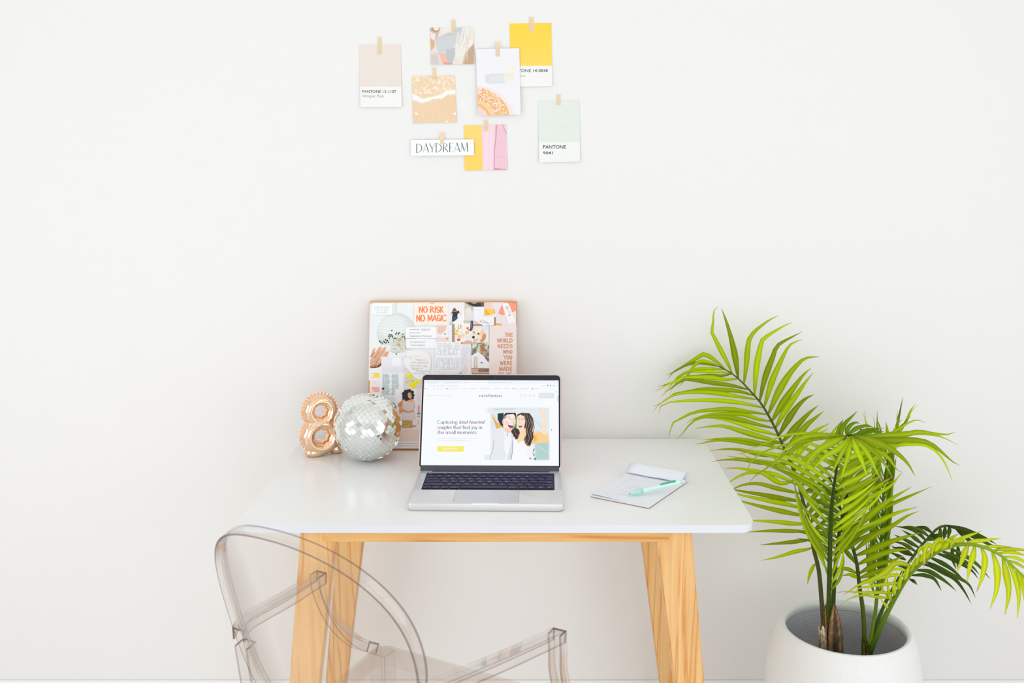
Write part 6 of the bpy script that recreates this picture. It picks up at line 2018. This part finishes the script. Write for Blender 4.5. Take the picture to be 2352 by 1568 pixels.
def sweep(name, path, side, prof, closed=True, lateral=None, bev=0.0, thin=(2, 6)):
    """profile (lateral, outward) swept along a path of points in the side plane"""
    P = [np.array(p) for p in path]; V, F = [], []
    lat = lateral if lateral is not None else Rd * side
    m = len(prof)
    for i, p in enumerate(P):
        t = P[min(i + 1, len(P) - 1)] - P[max(i - 1, 0)]; t = t / np.linalg.norm(t)
        nn = np.cross(lat, t) * side; nn = nn / np.linalg.norm(nn)
        for a, b_ in prof: V.append(p + lat * a + nn * b_)
    for i in range(len(P) - 1):
        for j in range(m): F.append((i * m + j, (i + 1) * m + j, (i + 1) * m + (j + 1) % m, i * m + (j + 1) % m))
    F.append(tuple(range(m))); F.append(tuple(range((len(P) - 1) * m, len(P) * m))[::-1])
    fm = [1 if thin and j in thin else 0 for i in range(len(P) - 1) for j in range(m)] + [2, 2]
    o = mesh_obj(name, V, F, None, chair, mats=[M_sheet, M_edge, M_cut], fmat=fm)
    bm = bmesh.new(); bm.from_mesh(o.data); bmesh.ops.recalc_face_normals(bm, faces=bm.faces)
    if bev: bmesh.ops.bevel(bm, geom=[e for e in bm.edges if len(e.link_faces) == 2 and e.calc_face_angle(0) > 1.0], offset=bev, segments=1, affect='EDGES', material=1)
    bm.to_mesh(o.data); bm.free()
    o.data.polygons.foreach_set('use_smooth', [True] * len(o.data.polygons)); o.data.set_sharp_from_angle(angle=R(35))
    return o


SZ = 0.468
th = 0.0042; aw = 0.0130; fl = 0.022
CH = [(-aw, 0), (aw, 0), (aw, -fl), (aw - th, -fl), (aw - th, -th), (-aw + th, -th), (-aw + th, -fl), (-aw, -fl)]
for side in (-1, 1):
    A0 = armL if side < 0 else armR
    # horizontal part from the back rim to the front corner
    br = back_pt(math.pi + 0.28 if side < 0 else -0.28, 1.0, 0.012)
    A0 = A0 + Rd * (-0.006 if side < 0 else -0.011)
    fr = A0 + Up * 0.662
    v = fr - br
    path = [br + Rd * side * 0.004, br + v * 0.12 + Rd * side * 0.014 + Up * 0.004, br + v * 0.3 + Rd * side * 0.012 + Up * 0.003, br + v * 0.6 + Rd * side * 0.006, fr]
    down = [(0.003, 0.632), (0.012, 0.594), (0.033, 0.550), (0.060, 0.514), (0.086, 0.490), (0.112, 0.474)]
    path2 = [fr] + [A0 - Rd * side * ((0.034 if side < 0 else 0.022) * k / 5) + Fd * f_ + Up * z for k, (f_, z) in enumerate(down)]
    lat = Rd * side
    sweep('armrest', crom(path, 14), side, CH, lateral=Rd * side, bev=0.0006)
    sweep('arm_support', crom(path2, 18), side, CH, lateral=Rd * side, bev=0.0006)

# seat: a plate with a rounded rear and a turned-down edge
sw_f, sw_b = 0.222, 0.190
sf, sb = 0.122, -0.245
out = [loc(sw_f - 0.02, sf, 0), loc(-sw_f + 0.02, sf, 0), loc(-sw_f, sf - 0.02, 0)]
for k in range(1, 8):
    t = k / 8; out.append(loc(-(sw_f + (sw_b - sw_f) * t), sf - 0.02 + (sb + 0.05 - sf) * t, 0))
for k in range(0, 13):
    a = math.pi + math.pi * k / 12; out.append(loc(sw_b * math.cos(a), sb + 0.05 + 0.07 * math.sin(a), 0))
for k in range(7, 0, -1):
    t = k / 8; out.append(loc((sw_f + (sw_b - sw_f) * t), sf - 0.02 + (sb + 0.05 - sf) * t, 0))
out.append(loc(sw_f, sf - 0.02, 0))
bm = bmesh.new(); prism(bm, [(p[0], p[1]) for p in out], SZ - 0.005, SZ, 0.0012); bm_obj('seat', bm, M_seat, chair, auto=35)
ctr = np.mean([p for p in out], axis=0)
V, F = [], []
m_ = len(out)
for p in out:
    q = p + (ctr - p) * 0.022
    for a, z in ((p, SZ - 0.005), (p, SZ - 0.042), (q, SZ - 0.042), (q, SZ - 0.005)): V.append((a[0], a[1], z))
for i in range(m_):
    for j in range(4): F.append((i * 4 + j, ((i + 1) % m_) * 4 + j, ((i + 1) % m_) * 4 + (j + 1) % 4, i * 4 + (j + 1) % 4))
o = mesh_obj('seat_apron', V, F, M_sheet, chair)
bm = bmesh.new(); bm.from_mesh(o.data); bmesh.ops.recalc_face_normals(bm, faces=bm.faces); bm.to_mesh(o.data); bm.free()
# legs: angle sections in front, curved ones behind
for side in (-1, 1):
    top = loc(side * (sw_f - 0.016), sf - 0.018, SZ - 0.006); bot = loc(side * (sw_f - 0.006), sf + 0.004, 0.0)
    V, F = [], []
    for p, w in ((top, 0.019), (top * 0.5 + bot * 0.5, 0.0165), (bot, 0.0135)):
        for a, b_ in ((-1, -1), (1, -1), (1, 1), (-1, 1)): V.append(p + Rd * a * w + Fd * b_ * w)
    for i in range(2):
        for j in range(4): F.append((i * 4 + j, i * 4 + (j + 1) % 4, (i + 1) * 4 + (j + 1) % 4, (i + 1) * 4 + j))
    F += [(0, 1, 2, 3), (8, 9, 10, 11)]
    o = mesh_obj('leg', V, F, None, chair, mats=[M_sheet, M_edge, M_cut], fmat=[0] * 10)
    bm = bmesh.new(); bm.from_mesh(o.data); bmesh.ops.recalc_face_normals(bm, faces=bm.faces)
    bmesh.ops.bevel(bm, geom=list(bm.edges), offset=0.0010, segments=1, affect='EDGES', material=1); bm.to_mesh(o.data); bm.free()
    # the rear upright runs down from the round back into the rear leg
    s0 = back_pt(math.pi + 0.42 if side < 0 else -0.42, 0.99, 0.012)
    p2 = loc(side * 0.190, -0.250, 0.468); p3 = loc(side * 0.192, -0.262, 0.25); p4 = loc(side * 0.205, -0.320, 0.0)
    pp = crom([s0, s0 * 0.5 + p2 * 0.5 - Fd * 0.004, p2, p3, p4], 26)
    prf = [(-0.0145, 0.011), (0.0145, 0.011), (0.0145, -0.011), (0.0145 - th, -0.011), (0.0145 - th, 0.011 - th), (-0.0145 + th, 0.011 - th), (-0.0145 + th, -0.011), (-0.0145, -0.011)]
    sweep('leg', pp, side, prf, lateral=Rd * side, bev=0.0005, thin=(2, 6))
